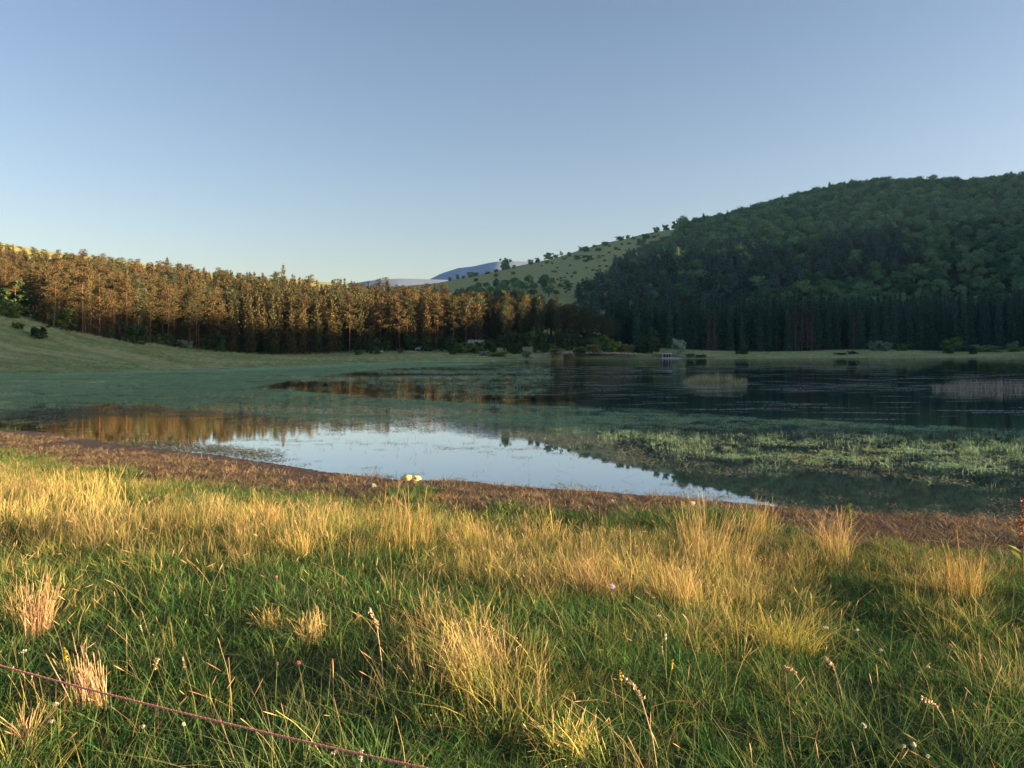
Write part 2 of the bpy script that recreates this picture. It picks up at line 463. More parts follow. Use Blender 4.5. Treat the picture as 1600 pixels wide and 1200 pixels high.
mudc = ramp(nt, n_fine, [(0.38, (0.025, 0.016, 0.012)), (0.49, (0.065, 0.047, 0.036)), (0.60, (0.13, 0.098, 0.075)), (0.75, (0.23, 0.18, 0.14))])
mudc = mixc(nt, ramp(nt, n_mid, [(0.4, 0.0), (0.65, 0.6)]), mudc, (0.045, 0.03, 0.022))
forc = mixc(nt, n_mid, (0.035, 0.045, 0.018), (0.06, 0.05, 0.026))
dryc = mixc(nt, n_big, (0.27, 0.30, 0.115), (0.38, 0.345, 0.15))
dryc = mixc(nt, ramp(nt, n_mid, [(0.45, 0.0), (0.7, 0.7)]), dryc, (0.20, 0.25, 0.09))
c = mixc(nt, sep.outputs[2], meadow, dryc)
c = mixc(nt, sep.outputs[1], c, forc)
c = mixc(nt, sep.outputs[0], c, mudc)
p = node(nt, 'ShaderNodeBsdfPrincipled'); p.inputs['Specular IOR Level'].default_value = 0.15
nt.links.new(c, p.inputs['Base Color'])
nt.links.new(math_(nt, 'SUBTRACT', 0.95, math_(nt, 'MULTIPLY', sep.outputs[0], 0.3)), p.inputs['Roughness'])
b = node(nt, 'ShaderNodeBump', Strength=0.9, Distance=0.06)
nt.links.new(math_(nt, 'ADD', n_fine, math_(nt, 'MULTIPLY', n_mid, 2.0)), b.inputs['Height']); nt.links.new(b.outputs[0], p.inputs['Normal'])
nt.links.new(p.outputs[0], out.inputs['Surface'])

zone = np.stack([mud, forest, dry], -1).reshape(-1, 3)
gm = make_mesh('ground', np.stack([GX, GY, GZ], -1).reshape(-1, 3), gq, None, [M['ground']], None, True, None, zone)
tag(link('ground', gm), kind='structure')

# water
m, nt, out = new_mat('water'); M['water'] = m
geo = node(nt, 'ShaderNodeNewGeometry').outputs['Position']
p = node(nt, 'ShaderNodeBsdfPrincipled', Roughness=0.02, IOR=1.33)
bodyc = mixc(nt, noise(nt, geo, 0.15, 3), (0.020, 0.026, 0.018), (0.034, 0.036, 0.024))
nt.links.new(bodyc, p.inputs['Base Color'])
mp = node(nt, 'ShaderNodeMapping'); mp.inputs['Scale'].default_value = (1.0, 2.4, 1.0); nt.links.new(geo, mp.inputs[0])
rip = noise(nt, mp.outputs[0], 2.6, 3, 0.5)
sx = node(nt, 'ShaderNodeSeparateXYZ'); nt.links.new(geo, sx.inputs[0])
wind = node(nt, 'ShaderNodeMapRange'); wind.inputs[1].default_value = 22; wind.inputs[2].default_value = 60; wind.inputs[3].default_value = 0.02; wind.inputs[4].default_value = 1.0
nt.links.new(sx.outputs[1], wind.inputs[0])
mp2 = node(nt, 'ShaderNodeMapping'); mp2.inputs['Scale'].default_value = (0.012, 0.05, 1.0); nt.links.new(geo, mp2.inputs[0])
patch = ramp(nt, noise(nt, mp2.outputs[0], 1.0, 3, 0.5), [(0.40, 0.12), (0.60, 1.0)])
b = node(nt, 'ShaderNodeBump', Distance=0.022)
nt.links.new(math_(nt, 'MULTIPLY', math_(nt, 'MULTIPLY', wind.outputs[0], patch), 0.55), b.inputs['Strength'])
nt.links.new(rip, b.inputs['Height']); nt.links.new(b.outputs[0], p.inputs['Normal'])
gl = node(nt, 'ShaderNodeBsdfGlossy', Roughness=0.015); gl.inputs['Color'].default_value = (0.93, 0.95, 0.97, 1); nt.links.new(b.outputs[0], gl.inputs['Normal'])
fr = node(nt, 'ShaderNodeFresnel', IOR=2.0); nt.links.new(b.outputs[0], fr.inputs['Normal'])
ms = node(nt, 'ShaderNodeMixShader'); nt.links.new(math_(nt, 'MULTIPLY', fr.outputs[0], 1.75, None, True), ms.inputs[0])
p.inputs['Specular IOR Level'].default_value = 0.0
nt.links.new(p.outputs[0], ms.inputs[1]); nt.links.new(gl.outputs[0], ms.inputs[2])
nt.links.new(ms.outputs[0], out.inputs['Surface'])
lx0, lx1, ly0, ly1 = -66, 178, -1, 262
wm = make_mesh('lake_water', [(lx0, ly0, 0), (lx1, ly0, 0), (lx1, ly1, 0), (lx0, ly1, 0)], [(0, 1, 2, 3)], None, [M['water']])
tag(link('lake_water', wm), kind='structure')

# far mountains: relief ridges, their distance haze painted as blue base colour
M['mountain'] = plain('mountain', (0.20, 0.28, 0.42), 0.95, (0.23, 0.30, 0.42), 0.004, 0.0)
def mountain(sky_px, Y, depth):
    """ridge whose crest shows along sky_px, falling away in front and behind"""
    s = np.array(sky_px, float)
    px = np.linspace(s[0, 0], s[-1, 0], 70)
    crest = (CAMZ + (HORI - np.interp(px, s[:, 0], s[:, 1])) * Y / FPX)
    v = np.linspace(-1, 1, 41)
    X = ((px - 800) / FPX * Y)[None, :] + 0 * v[:, None]
    YY = Y + v[:, None] * depth + 0 * px[None]
    Z = crest[None] * (1 - np.abs(v[:, None]) ** 1.3) + 2.2 * smooth_noise(X, YY, 21, 120, 4) * (0.12 + 0.88 * np.clip(np.abs(v[:, None]) * 3, 0, 1)) - 20 * np.abs(v[:, None])
    i = np.arange(41 * 70).reshape(41, 70)
    q = np.stack([i[:-1, :-1], i[:-1, 1:], i[1:, 1:], i[1:, :-1]], -1).reshape(-1, 4)
    o = link('mountain', make_mesh('mountain', np.stack([X, YY, Z], -1).reshape(-1, 3), q, None, [M['mountain']], None, True))
    tag(o, kind='structure')
mountain([(560, 470), (640, 452), (668, 438), (690, 427), (715, 419), (740, 416), (762, 411), (778, 408.5), (800, 408), (820, 408.5), (870, 408), (930, 440)], 1750, 520)
mountain([(420, 475), (500, 458), (548, 444), (575, 439), (605, 436), (628, 435.5), (650, 436), (690, 437), (760, 440), (800, 470)], 1500, 420)
# ------------------------------------------------------------------ trees
M['pine_bark'] = plain('pine_bark', (0.20, 0.105, 0.065), 0.9, (0.10, 0.065, 0.048), 1.5)
M['bark'] = plain('bark', (0.10, 0.085, 0.07), 0.9, (0.06, 0.05, 0.04), 2.0)
M['grey_wood'] = plain('grey_wood', (0.20, 0.17, 0.16), 0.9, (0.13, 0.10, 0.095), 1.0)
M['pine_leaf'] = leaf_mat('pine_needles', (0.040, 0.062, 0.033), (0.185, 0.128, 0.066), 0.12, 0.5)
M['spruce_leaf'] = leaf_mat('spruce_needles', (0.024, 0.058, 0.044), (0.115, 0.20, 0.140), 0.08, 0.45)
M['conifer_leaf'] = leaf_mat('hill_conifer_needles', (0.055, 0.105, 0.095), (0.15, 0.23, 0.195), 0.1, 0.55)  # blue-green needles, with some of the hill's haze blue put into the colour
M['broad_leaf'] = leaf_mat('broad_leaves', (0.036, 0.105, 0.062), (0.26, 0.42, 0.21), 0.12, 0.65)
M['bush_leaf'] = leaf_mat('bush_leaves', (0.075, 0.125, 0.040), (0.17, 0.25, 0.085), 0.2, 0.2)
M['dark_leaf'] = leaf_mat('dark_bush_leaves', (0.038, 0.075, 0.034), (0.09, 0.14, 0.06), 0.2, 0.2)
M['lime_leaf'] = leaf_mat('lime_bush_leaves', (0.16, 0.25, 0.04), (0.28, 0.38, 0.09), 0.2, 0.2)
M['pale_leaf'] = leaf_mat('pale_leaves', (0.17, 0.25, 0.15), (0.28, 0.36, 0.24), 0.2, 0.2)
M['silver_leaf'] = leaf_mat('silver_leaves', (0.24, 0.34, 0.25), (0.40, 0.50, 0.40), 0.2, 0.2)
M['yellow_leaf'] = leaf_mat('yellow_green_leaves', (0.22, 0.24, 0.08), (0.32, 0.30, 0.12), 0.2, 0.2)
M['rust_leaf'] = leaf_mat('rust_needles', (0.085, 0.075, 0.070), (0.15, 0.13, 0.12), 0.1, 0.3)

def pine_proto(k, leafmat='pine_leaf'):
    """tall pine: bare reddish trunk, ragged crown of needle clumps; unit height 16 m"""
    Hh = 16.0
    tr, cr = Geo(), Geo()
    bend = rng.normal(0, 0.25, 2)
    zz = np.linspace(-0.6, Hh * 0.97, 9); t = np.clip(zz / Hh, 0, 1)
    ax = np.stack([bend[0] * np.sin(t * 2.6), bend[1] * np.sin(t * 2.1 + .4), zz], 1)
    tr.tube(ax, 0.15 * (1 - t) + 0.03, 6, m=0)
    base = (0.42, 0.34, 0.28, 0.45, 0.24, 0.38, 0.30)[k % 7]
    n = 46
    for i in range(n):
        u = base + (1 - base) * (i + rng.random()) / n
        w = (u - base) / (1 - base)
        rad = 2.5 * (0.45 + 0.75 * math.sin(min(w * 2.0 + 0.35, 2.6))) * (1 - 0.75 * w ** 1.6) * rng.uniform(0.5, 1.15)
        a = rng.uniform(0, 2 * math.pi)
        c0 = np.array([np.interp(u, t, ax[:, 0]), np.interp(u, t, ax[:, 1]), u * Hh])
        tip = c0 + np.array([math.cos(a) * rad, math.sin(a) * rad, 0.25 * rad + rng.normal(0, .15)])
        tr.tube([c0, (c0 + tip) / 2 + (0, 0, .1), tip], [0.05, 0.035, 0.015], 3, m=0, cap=False)
        s = rng.uniform(0.40, 0.75)
        for q in (tip, c0 * 0.45 + tip * 0.55) if rad > 1.0 else (tip,):
            P = q + rng.normal(size=(38, 3)) * np.array([s, s, s * 0.5]) * 0.62
            cr.leaves(P, rng.uniform(0.22, 0.44, 38), 0.15, aspect=0.42, v=np.clip(rng.normal(0.5, .22) + rng.normal(0, .1, 38), 0, 1))
    for i in range(9):      # dead lower branches
        u = rng.uniform(0.16, base); a = rng.uniform(0, 2 * math.pi); L = rng.uniform(.7, 1.8)
        c0 = np.array([np.interp(u, t, ax[:, 0]), np.interp(u, t, ax[:, 1]), u * Hh])
        tr.tube([c0, c0 + (math.cos(a) * L, math.sin(a) * L, -0.1)], [0.03, 0.01], 3, m=0, cap=False)
    return tr.mesh('pine_trunk', [M['pine_bark']]), cr.mesh('pine_crown', [M[leafmat]])

def spruce_proto(k, mat='spruce_leaf', bare=0.03, width=2.35, density=1.0, wood='bark', Hh=19.0, leafsize=1.0, tilt=0.25, power=0.72):
    """dense pointed conifer, branch whorls drooping nearly to the ground"""
    tr, cr = Geo(), Geo()
    zz = np.linspace(-0.5, Hh, 6)
    tr.tube(np.stack([0 * zz, 0 * zz, zz], 1), 0.22 * (1 - np.clip(zz / Hh, 0, 1)) + 0.02, 5)
    nw = 30
    for i in range(nw):
        u = bare + (1 - bare) * (i + rng.uniform(-.3, .3)) / nw
        z = u * Hh
        Rw = width * (1 - max(u, 0)) ** power * rng.uniform(0.75, 1.12) + 0.15
        nb = max(4, int((9 if u < .7 else 6) * density))
        for j in range(nb):
            a = 2 * math.pi * (j + rng.random() * .8) / nb
            L = Rw * rng.uniform(0.65, 1.15)
            nn = max(3, int(8 * L / width * density) + 2)
            s = (np.arange(nn) + rng.random(nn)) / nn
            P = np.stack([np.cos(a) * L * s, np.sin(a) * L * s, z + (0.10 - 0.42 * s) * L + 0.0 * s], 1) + rng.normal(0, .13, (nn, 3))
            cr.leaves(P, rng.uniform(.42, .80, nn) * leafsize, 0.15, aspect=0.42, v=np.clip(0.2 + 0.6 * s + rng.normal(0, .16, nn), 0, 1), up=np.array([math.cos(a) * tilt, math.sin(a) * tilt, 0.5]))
    P = np.stack([rng.normal(0, .08, 8), rng.normal(0, .08, 8), Hh + np.linspace(-.8, .25, 8)], 1)
    cr.leaves(P, .3)
    return tr, cr, wood, mat

def split_meshes(spec, tname, cname):
    tr, cr, wood, mat = spec
    return tr.mesh(tname, [M[wood]]), cr.mesh(cname, [M[mat]])
def joined(spec, name):
    tr, cr, wood, mat = spec
    g = Geo()
    g.add(np.concatenate(tr.V), np.concatenate(tr.Q) if tr.Q else None, np.concatenate(tr.T) if tr.T else None, 0.5, 0)
    g.add(np.concatenate(cr.V), np.concatenate(cr.Q), None, np.concatenate(cr.qv), 1)
    return g.mesh(name, [M[wood], M[mat]])

def broad_proto(k, Hh=10.5, rx=4.7, rz=4.4, n=50, per=46, leaf=0.55, mat='broad_leaf', low=False, wood='bark'):
    """broadleaved tree or bush: limbs and a lumpy crown of leaf clumps with gaps"""
    tr, cr = Geo(), Geo()
    cz = Hh - rz
    if not low:
        tr.tube([(0, 0, -.6), (0.1, 0, cz * .5), (0, .1, cz)], [.28, .2, .14], 6)
    for i in range(n):
        d = rng.normal(size=3); d /= np.linalg.norm(d)
        if low: d[2] = rng.uniform(-.95, .9)
        elif d[2] < -0.55: d[2] *= -0.6
        rr = rng.uniform(0.55, 1.0)
        c = np.array([d[0] * rx, d[1] * rx, d[2] * rz]) * rr * rng.uniform(.85, 1.1) + (0, 0, cz)
        c[2] = max(c[2], 0.12 * Hh)
        if i % 4 == 0:
            tr.tube([(0, 0, cz * (.3 if not low else .05)), c * np.array([.5, .5, .6]), c], [.06 * Hh / 10, .04 * Hh / 10, .015 * Hh / 10], 3, cap=False)
        s = rx * rng.uniform(.2, .34)
        e = rng.normal(size=(per, 3)); e /= np.linalg.norm(e, axis=1, keepdims=True)
        P = c + e * (rng.random((per, 1)) ** .45) * np.array([s, s, s * .75])
        P[:, 2] = np.maximum(P[:, 2], 0.02)
        cr.leaves(P, rng.uniform(.6, 1.2, per) * leaf, 0.2, aspect=.7, up=(d + (0, 0, .35)) * 1.5 + e * .8, v=np.clip(rng.normal(.5, .18) + rng.normal(0, .15, per), 0, 1))
    return tr, cr, wood, mat

def dead_proto(k):
    tr, cr = Geo(), Geo()
    Hh = 18.0
    zz = np.linspace(-.5, Hh, 6); tr.tube(np.stack([0 * zz, 0 * zz, zz], 1), .2 * (1 - np.clip(zz / Hh, 0, 1)) + .025, 5)
    for i in range(170):
        u = rng.uniform(.1, .98); a = rng.uniform(0, 6.28); L = 2.0 * (1 - u) ** .7 * rng.uniform(.5, 1.1) + .2
        z = u * Hh
        tr.tube([(0, 0, z), (math.cos(a) * L * .6, math.sin(a) * L * .6, z - .05 * L), (math.cos(a) * L, math.sin(a) * L, z - .4 * L)], [.04, .03, .012], 3, cap=False)
        nn = 9; s = rng.random(nn)
        cr.leaves(np.stack([math.cos(a) * L * s, math.sin(a) * L * s, z - .4 * L * s ** 2], 1) + rng.normal(0, .1, (nn, 3)), rng.uniform(.3, .6, nn), 0, aspect=.4)
    return tr, cr, 'grey_wood', 'rust_leaf'

# -- geometry-node scatter for what is past counting
def scatter(name, P, rz, sc, ids, protos, tilt=None, kind='stuff', label=None, cat=None, sz=None):
    P = np.asarray(P, np.float32)
    me = bpy.data.meshes.new(name)
    me.vertices.add(len(P)); me.vertices.foreach_set('co', P.ravel())
    rot = np.zeros((len(P), 3), np.float32); rot[:, 2] = rz
    if tilt is not None: rot[:, :2] = tilt
    S = np.ones((len(P), 3), np.float32) * np.asarray(sc, np.float32).reshape(-1, 1)
    if sz is not None: S[:, 2] *= sz
    a = me.attributes.new('rot', 'FLOAT_VECTOR', 'POINT'); a.data.foreach_set('vector', rot.ravel())
    a = me.attributes.new('scl', 'FLOAT_VECTOR', 'POINT'); a.data.foreach_set('vector', S.ravel())
    a = me.attributes.new('pick', 'INT', 'POINT'); a.data.foreach_set('value', np.asarray(ids, np.int32))
    me.update()
    o = link(name, me)
    pc = bpy.data.collections.new(name + '_kinds')
    for i, pm in enumerate(protos):
        po = bpy.data.objects.new('%s_kind_%02d' % (name, i), pm); pc.objects.link(po)
    ng = bpy.data.node_groups.new(name + '_scatter', 'GeometryNodeTree')
    ng.interface.new_socket('Geometry', in_out='INPUT', socket_type='NodeSocketGeometry')
    ng.interface.new_socket('Geometry', in_out='OUTPUT', socket_type='NodeSocketGeometry')
    gi, go = ng.nodes.new('NodeGroupInput'), ng.nodes.new('NodeGroupOutput')
    ci = ng.nodes.new('GeometryNodeCollectionInfo'); ci.inputs['Collection'].default_value = pc
    ci.inputs['Separate Children'].default_value = True; ci.inputs['Reset Children'].default_value = True
    ip = ng.nodes.new('GeometryNodeInstanceOnPoints'); ip.inputs['Pick Instance'].default_value = True
    def named(an, dt):
        n = ng.nodes.new('GeometryNodeInputNamedAttribute'); n.data_type = dt; n.inputs['Name'].default_value = an
        return n.outputs['Attribute']
    L = ng.links
    L.new(gi.outputs[0], ip.inputs['Points']); L.new(ci.outputs[0], ip.inputs['Instance'])
    L.new(named('pick', 'INT'), ip.inputs['Instance Index'])
    e2r = ng.nodes.new('FunctionNodeEulerToRotation'); L.new(named('rot', 'FLOAT_VECTOR'), e2r.inputs[0])
    L.new(e2r.outputs[0], ip.inputs['Rotation']); L.new(named('scl', 'FLOAT_VECTOR'), ip.inputs['Scale'])
    L.new(ip.outputs[0], go.inputs[0])
    md = o.modifiers.new('scatter', 'NODES'); md.node_group = ng
    tag(o, label, cat, kind=kind)
    return o

def poisson_in(xr, yr, spacing, test):
    """jittered grid points that pass test(x, y)"""
    gx_, gy_ = np.meshgrid(np.arange(*xr, spacing), np.arange(*yr, spacing))
    x = gx_.ravel() + rng.uniform(-.42, .42, gx_.size) * spacing
    y = gy_.ravel() + rng.uniform(-.42, .42, gx_.size) * spacing
    k = test(x, y)
    return x[k], y[k]

def plant_tree(name, parts, loc, rz, sc, label, cat, group):
    """parts: [(part name, mesh)]; a thing (Empty) with its parts"""
    r = empty(name, loc, rz)
    r.scale = (sc[0], sc[0], sc[1]) if not np.isscalar(sc) else (sc, sc, sc)
    for pn, me in parts: link(pn, me, r)
    return tag(r, label, cat, group)

# ---- the sunlit pine stand on the left
pines = [pine_proto(k) for k in range(7)]
pine_joined = []
def join_mesh(a, b, name):
    g = Geo()
    for i, me in enumerate((a, b)):
        n = len(me.vertices); V = np.empty(n * 3, np.float32); me.vertices.foreach_get('co', V)
        ls = np.empty(len(me.polygons), np.int32); me.polygons.foreach_get('loop_total', ls)
        li = np.empty(len(me.loops), np.int32); me.loops.foreach_get('vertex_index', li)
        st = np.empty(len(me.polygons), np.int32); me.polygons.foreach_get('loop_start', st)
        fv = np.empty(len(me.polygons), np.float32); me.attributes['v'].data.foreach_get('value', fv)
        kq, kt = ls == 4, ls == 3
        q = li[st[kq][:, None] + np.arange(4)] if kq.any() else None
        t = li[st[kt][:, None] + np.arange(3)] if kt.any() else None
        n0 = g.n
        g.V.append(V.reshape(-1, 3)); g.n += n
        if q is not None: g.Q.append(q + n0); g.qv.append(fv[kq]); g.qm.append(np.full(len(q), i))
        if t is not None: g.T.append(t + n0); g.tv.append(fv[kt]); g.tm.append(np.full(len(t), i))
    return g.mesh(name, [a.materials[0], b.materials[0]])
M['gold_spruce_leaf'] = leaf_mat('gold_spruce_needles', (0.042, 0.066, 0.034), (0.165, 0.128, 0.062), 0.12, 0.5)
for k in range(4):
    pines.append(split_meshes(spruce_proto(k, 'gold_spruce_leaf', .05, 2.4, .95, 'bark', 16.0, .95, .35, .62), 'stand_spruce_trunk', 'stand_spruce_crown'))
M['green_shade_pine_leaf'] = leaf_mat('green_shade_pine_needles', (0.055, 0.085, 0.048), (0.14, 0.155, 0.082), 0.12, 0.5)  # greener needle copy, mostly painting the unlit look of the stand's right end
for k in (1, 3, 5):
    pines.append(pine_proto(k, 'green_shade_pine_leaf'))
pine_joined = [join_mesh(a, b, 'pine') for a, b in pines]

def stand_test(x, y):
    px = 800 + FPX * x / y
    f = stand_front(px)
    deep = np.interp(px, [-140, 40, 500, 640, 800, 900, 968], [130, 130, 105, 85, 65, 40, 12])
    return (y > f) & (y < f + deep) & (px < 972) & (px > -140)
x, y = poisson_in((-240, 60), (135, 380), 4.1, stand_test)
z = H(x, y)
px = 800 + FPX * x / y
dfront = y - stand_front(px)
tall = np.interp(px, [-140, 30, 100, 250, 450, 640, 860, 968], [.52, .54, .72, .86, .98, .97, .88, .58]) * rng.normal(1, .095, len(x))
order = np.argsort(dfront / np.maximum(1, 1) + 0.0)
full = rng.random(len(x)) < np.interp(px, [-100, 100, 230, 330, 400, 580, 620, 760, 968], [.3, .15, .3, .55, .85, .85, .25, .12, .2])
pid = np.where(full, rng.integers(7, 11, len(x)), rng.integers(0, 7, len(x)))
pid = np.where(rng.random(len(x)) < np.interp(px, [0, 700, 840, 880], [.08, .08, .35, .95]), rng.integers(11, 14, len(x)), pid); prz = rng.uniform(0, 6.28, len(x))
pine_words = ['front row', 'second row', 'deeper rows']
for n_, i in enumerate(order[:300]):
    d = dfront[i]; where = px[i]
    if where < 180: spot = 'by the left meadow slope'
    elif where < 420: spot = 'above the left end of the green shore'
    elif where < 680: spot = 'in the middle of the sunlit stand'
    elif where < 900: spot = 'above the bushy bank'
    else: spot = 'at the shaded right end of the stand'
    row = ('tall' if tall[i] > np.interp(px[i], [-140, 30, 100, 250, 450, 640, 860, 968], [.52, .54, .72, .86, .98, .97, .88, .58]) else 'shorter') + (' edge' if d < 6 else ' inner')
    lab = ('%s golden conifer with low branches %s' if 6 < pid[i] < 11 else '%s pine with bare trunk %s') % (row, spot)
    kindw = 'conifers' if 6 < pid[i] < 11 else 'pines'
    plant_tree('conifer_tree' if 6 < pid[i] < 11 else 'pine_tree', [('trunk', pines[pid[i]][0]), ('crown', pines[pid[i]][1])], (x[i], y[i], z[i] - .1), prz[i], (tall[i] * rng.uniform(.92, 1.08), tall[i]), lab, 'conifer' if 6 < pid[i] < 11 else 'pine tree', '%s %s %s' % (row, kindw, spot))
rest = order[300:]
scatter('pine_wood', np.stack([x, y, z - .1], 1)[rest], prz[rest], tall[rest], pid[rest], pine_joined)
print('pines', len(x))

# ---- the dark spruce wall at the foot of the right hill
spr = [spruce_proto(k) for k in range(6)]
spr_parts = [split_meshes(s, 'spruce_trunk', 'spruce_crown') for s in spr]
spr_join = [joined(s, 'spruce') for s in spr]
def spruce_test(x, y):
    px = 800 + FPX * x / y
    f = spruce_front(px)
    return (px > 948) & (px < 1790) & (y > f + np.where(px < 985, (985 - px) * .5, 0)) & (y < f + 46)
x, y = poisson_in((20, 280), (280, 385), 3.7, spruce_test)
z = H(x, y); px = 800 + FPX * x / y
df = y - spruce_front(px)
ht = rng.normal(1, .11, len(x)) * np.interp(px, [950, 1100, 1300, 1600], [.86, .93, 1.0, 1.06])
order = np.argsort(df)
sid = rng.integers(0, 6, len(x)); srz = rng.uniform(0, 6.28, len(x))
inframe = (px > 930) & (px < 1640)
front = [i for i in order if inframe[i]][:300]
for i in front:
    w = px[i]
    spot = 'behind the waterside shelter' if w < 1100 else 'between the dead trunks' if w < 1260 else 'behind the round meadow bushes' if w < 1440 else 'at the right end of the far meadow'
    row = ('taller' if ht[i] > 1.0 else 'shorter') + (' front' if df[i] < 5 else ' rear')
    plant_tree('spruce_tree', [('trunk', spr_parts[sid[i]][0]), ('crown', spr_parts[sid[i]][1])], (x[i], y[i], z[i] - .1), srz[i], (ht[i] * rng.uniform(.95, 1.15), ht[i]),
               'dark %s spruce in the shaded wall %s' % (row, spot), 'spruce tree', '%s spruces %s' % (row, spot))
fs = set(front); rest = np.array([i for i in range(len(x)) if i not in fs])
scatter('spruce_wood', np.stack([x, y, z - .1], 1)[rest], srz[rest], ht[rest], sid[rest], spr_join)
print('spruces', len(x))

# ---- the wooded hill: conifers low down and in a central patch, broadleaved trees elsewhere
con = [spruce_proto(k, 'conifer_leaf', .14, 3.3, .9, 'bark', 10.5, 1.2, .45, .5) for k in range(4)]
con_later = con
brd = [broad_proto(k) for k in range(5)]
brd_join = [joined(s, 'broadleaf_tree') for s in brd]
con = con_later[:2] + [broad_proto(k, 11.0, 2.3, 5.2, 44, 42, .5, 'conifer_leaf') for k in range(2)]
con_join = [joined(s, 'hill_conifer') for s in con]
CON_PATCH = [(880, 470), (900, 440), (960, 415), (1040, 400), (1100, 405), (1160, 390), (1240, 395), (1300, 375), (1370, 362), (1425, 385), (1440, 420), (1400, 445), (1330, 450), (1240, 470), (1100, 500), (900, 500)]
DARK_PATCH = [(715, 458), (760, 450), (820, 443), (856, 441), (868, 450), (866, 466), (830, 480), (700, 480)]
def hill_test(x, y):
    zz = H(x, y, False); px, py = topix(x, y, zz)
    hill = (px > 880) & (y > np.maximum(spruce_front(px) + 40, 310)) & ~inpoly(px, py, GRASS_SLOPE) & ~inpoly(px - 3, py - 18, GRASS_SLOPE)
    patch = inpoly(px, py, DARK_PATCH) & (y > 330)
    return (hill | patch) & (y < 760) & (px < 1900)
x, y = poisson_in((-40, 640), (310, 760), 7.2, hill_test)
z = H(x, y); px, py = topix(x, y, z)
conif = inpoly(px, py + 8 * smooth_noise(x, y, 31, 30, 2), CON_PATCH) & (rng.random(len(x)) < .72)
low = (y < spruce_front(px) + 75 + 10 * smooth_noise(x, y, 33, 25, 2)) & (px > 900) & (px < 1750)
conif |= low & (rng.random(len(x)) < .8)
conif |= rng.random(len(x)) < .04
sizes = np.where(conif, rng.normal(1.0, .14, len(x)), rng.normal(1.0, .24, len(x)).clip(.45, 1.5) * .82 * np.interp(y, [350, 680], [1.0, .86]))
sizes = np.where(inpoly(px, py, DARK_PATCH), sizes * .55, sizes)
vis = (px < 1625) & (py < 492)
hid = rng.choice(4, len(x), p=[.18, .18, .32, .32]); bid = rng.integers(0, 5, len(x)); hrz = rng.uniform(0, 6.28, len(x))
done = np.zeros(len(x), bool)
for is_con in (True, False):
    cand = [i for i in np.argsort(y) if conif[i] == is_con and vis[i]][:300]
    for i in cand:
        w = px[i]
        side = 'below the bare grass slope' if w < 1000 else 'above the left spruces' if w < 1200 else 'above the dead trunks' if w < 1340 else 'above the meadow bushes' if w < 1460 else 'towards the right edge'
        hgt = 'low' if py[i] > 455 else 'midway up' if py[i] > 420 else 'higher up'
        big = 'small' if sizes[i] < .85 else 'large' if sizes[i] > 1.12 else 'middling'
        me = con_join[hid[i]] if is_con else brd_join[bid[i]]
        o = link('hill_conifer' if is_con else 'broadleaf_tree', me, None, (x[i], y[i], z[i] - .2), hrz[i], (sizes[i] * rng.uniform(.9, 1.1), sizes[i] * rng.uniform(.9, 1.1), sizes[i]))
        tag(o, ('%s bluish conifer %s on the hill %s' if is_con else '%s round tree %s on the hill %s') % (big, hgt, side), 'conifer' if is_con else 'tree', ('%s hillside conifers %s %s' if is_con else '%s hillside broadleaved trees %s %s') % (big, hgt, side))
        done[i] = True
    rest = np.array([i for i in range(len(x)) if conif[i] == is_con and not done[i]])
    scatter('conifer_wood' if is_con else 'broadleaf_wood', np.stack([x, y, z - .2], 1)[rest], hrz[rest], sizes[rest], hid[rest] if is_con else bid[rest], con_join if is_con else brd_join)
print('hill', len(x), conif.sum())

# the spur added for shade, out of frame on the right, carries the same wood
x, y = poisson_in((225, 560), (30, 420), 8.0, lambda a, b: (a > 235) & (800 + FPX * a / np.maximum(b, 1) > 1900) & (H(a, b, False) > 8) & (b > 40))
z = H(x, y)
scatter('spur_wood', np.stack([x, y, z - .2], 1), rng.uniform(0, 6.28, len(x)), rng.normal(1, .12, len(x)), rng.integers(0, 5, len(x)), brd_join)
# ------------------------------------------------------------------ single trees, bushes and the things on the far shore
def unit_bush(mat, n=46, per=60, leaf=.10):
    return [split_meshes(broad_proto(k, 1.0, .56, .52, n, per, leaf, mat, True), 'bush_stems', 'bush_foliage') for k in range(2)]
BUSH = {k: unit_bush(k + '_leaf') for k in ('bush', 'dark', 'lime', 'pale', 'silver', 'yellow')}
def bush(px, w, h, Y, mat, label, name='bush', cat='bush', group=None, lift=0.0):
    """bush w by h photograph pixels big, Y metres away"""
    x = (px - 800) / FPX * Y
    z = float(H(x, Y)) - 0.05 + lift
    st, fo = BUSH[mat][int(rng.integers(0, 2))]
    r = empty(name, (x, Y, z), rng.uniform(0, 6.28))
    s = w * Y / FPX / 1.30
    r.scale = (s, s, h * Y / FPX / 1.06)
    link('stems', st, r); link('foliage', fo, r)
    return tag(r, label, cat, group)
SM_ROUND = [split_meshes(broad_proto(k, 6.0, 2.9, 2.5, 44, 46, .42, 'dark_leaf'), 'trunk', 'crown') for k in range(2)]
SM_GREEN = [split_meshes(broad_proto(k, 6.0, 2.9, 2.7, 54, 46, .46, 'bush_leaf'), 'trunk', 'crown') for k in range(2)]
def small_tree(px, w, h, Y, protos, label, name='tree', cat='tree', group=None, base_w=5.6, base_h=6.2):
    x = (px - 800) / FPX * Y
    tr, cr = protos[int(rng.integers(0, len(protos)))]
    r = empty(name, (x, Y, float(H(x, Y)) - .1), rng.uniform(0, 6.28))
    s = w * Y / FPX / base_w
    r.scale = (s, s, h * Y / FPX / base_h)
    link('trunk', tr, r); link('crown', cr, r)
    return tag(r, label, cat, group)

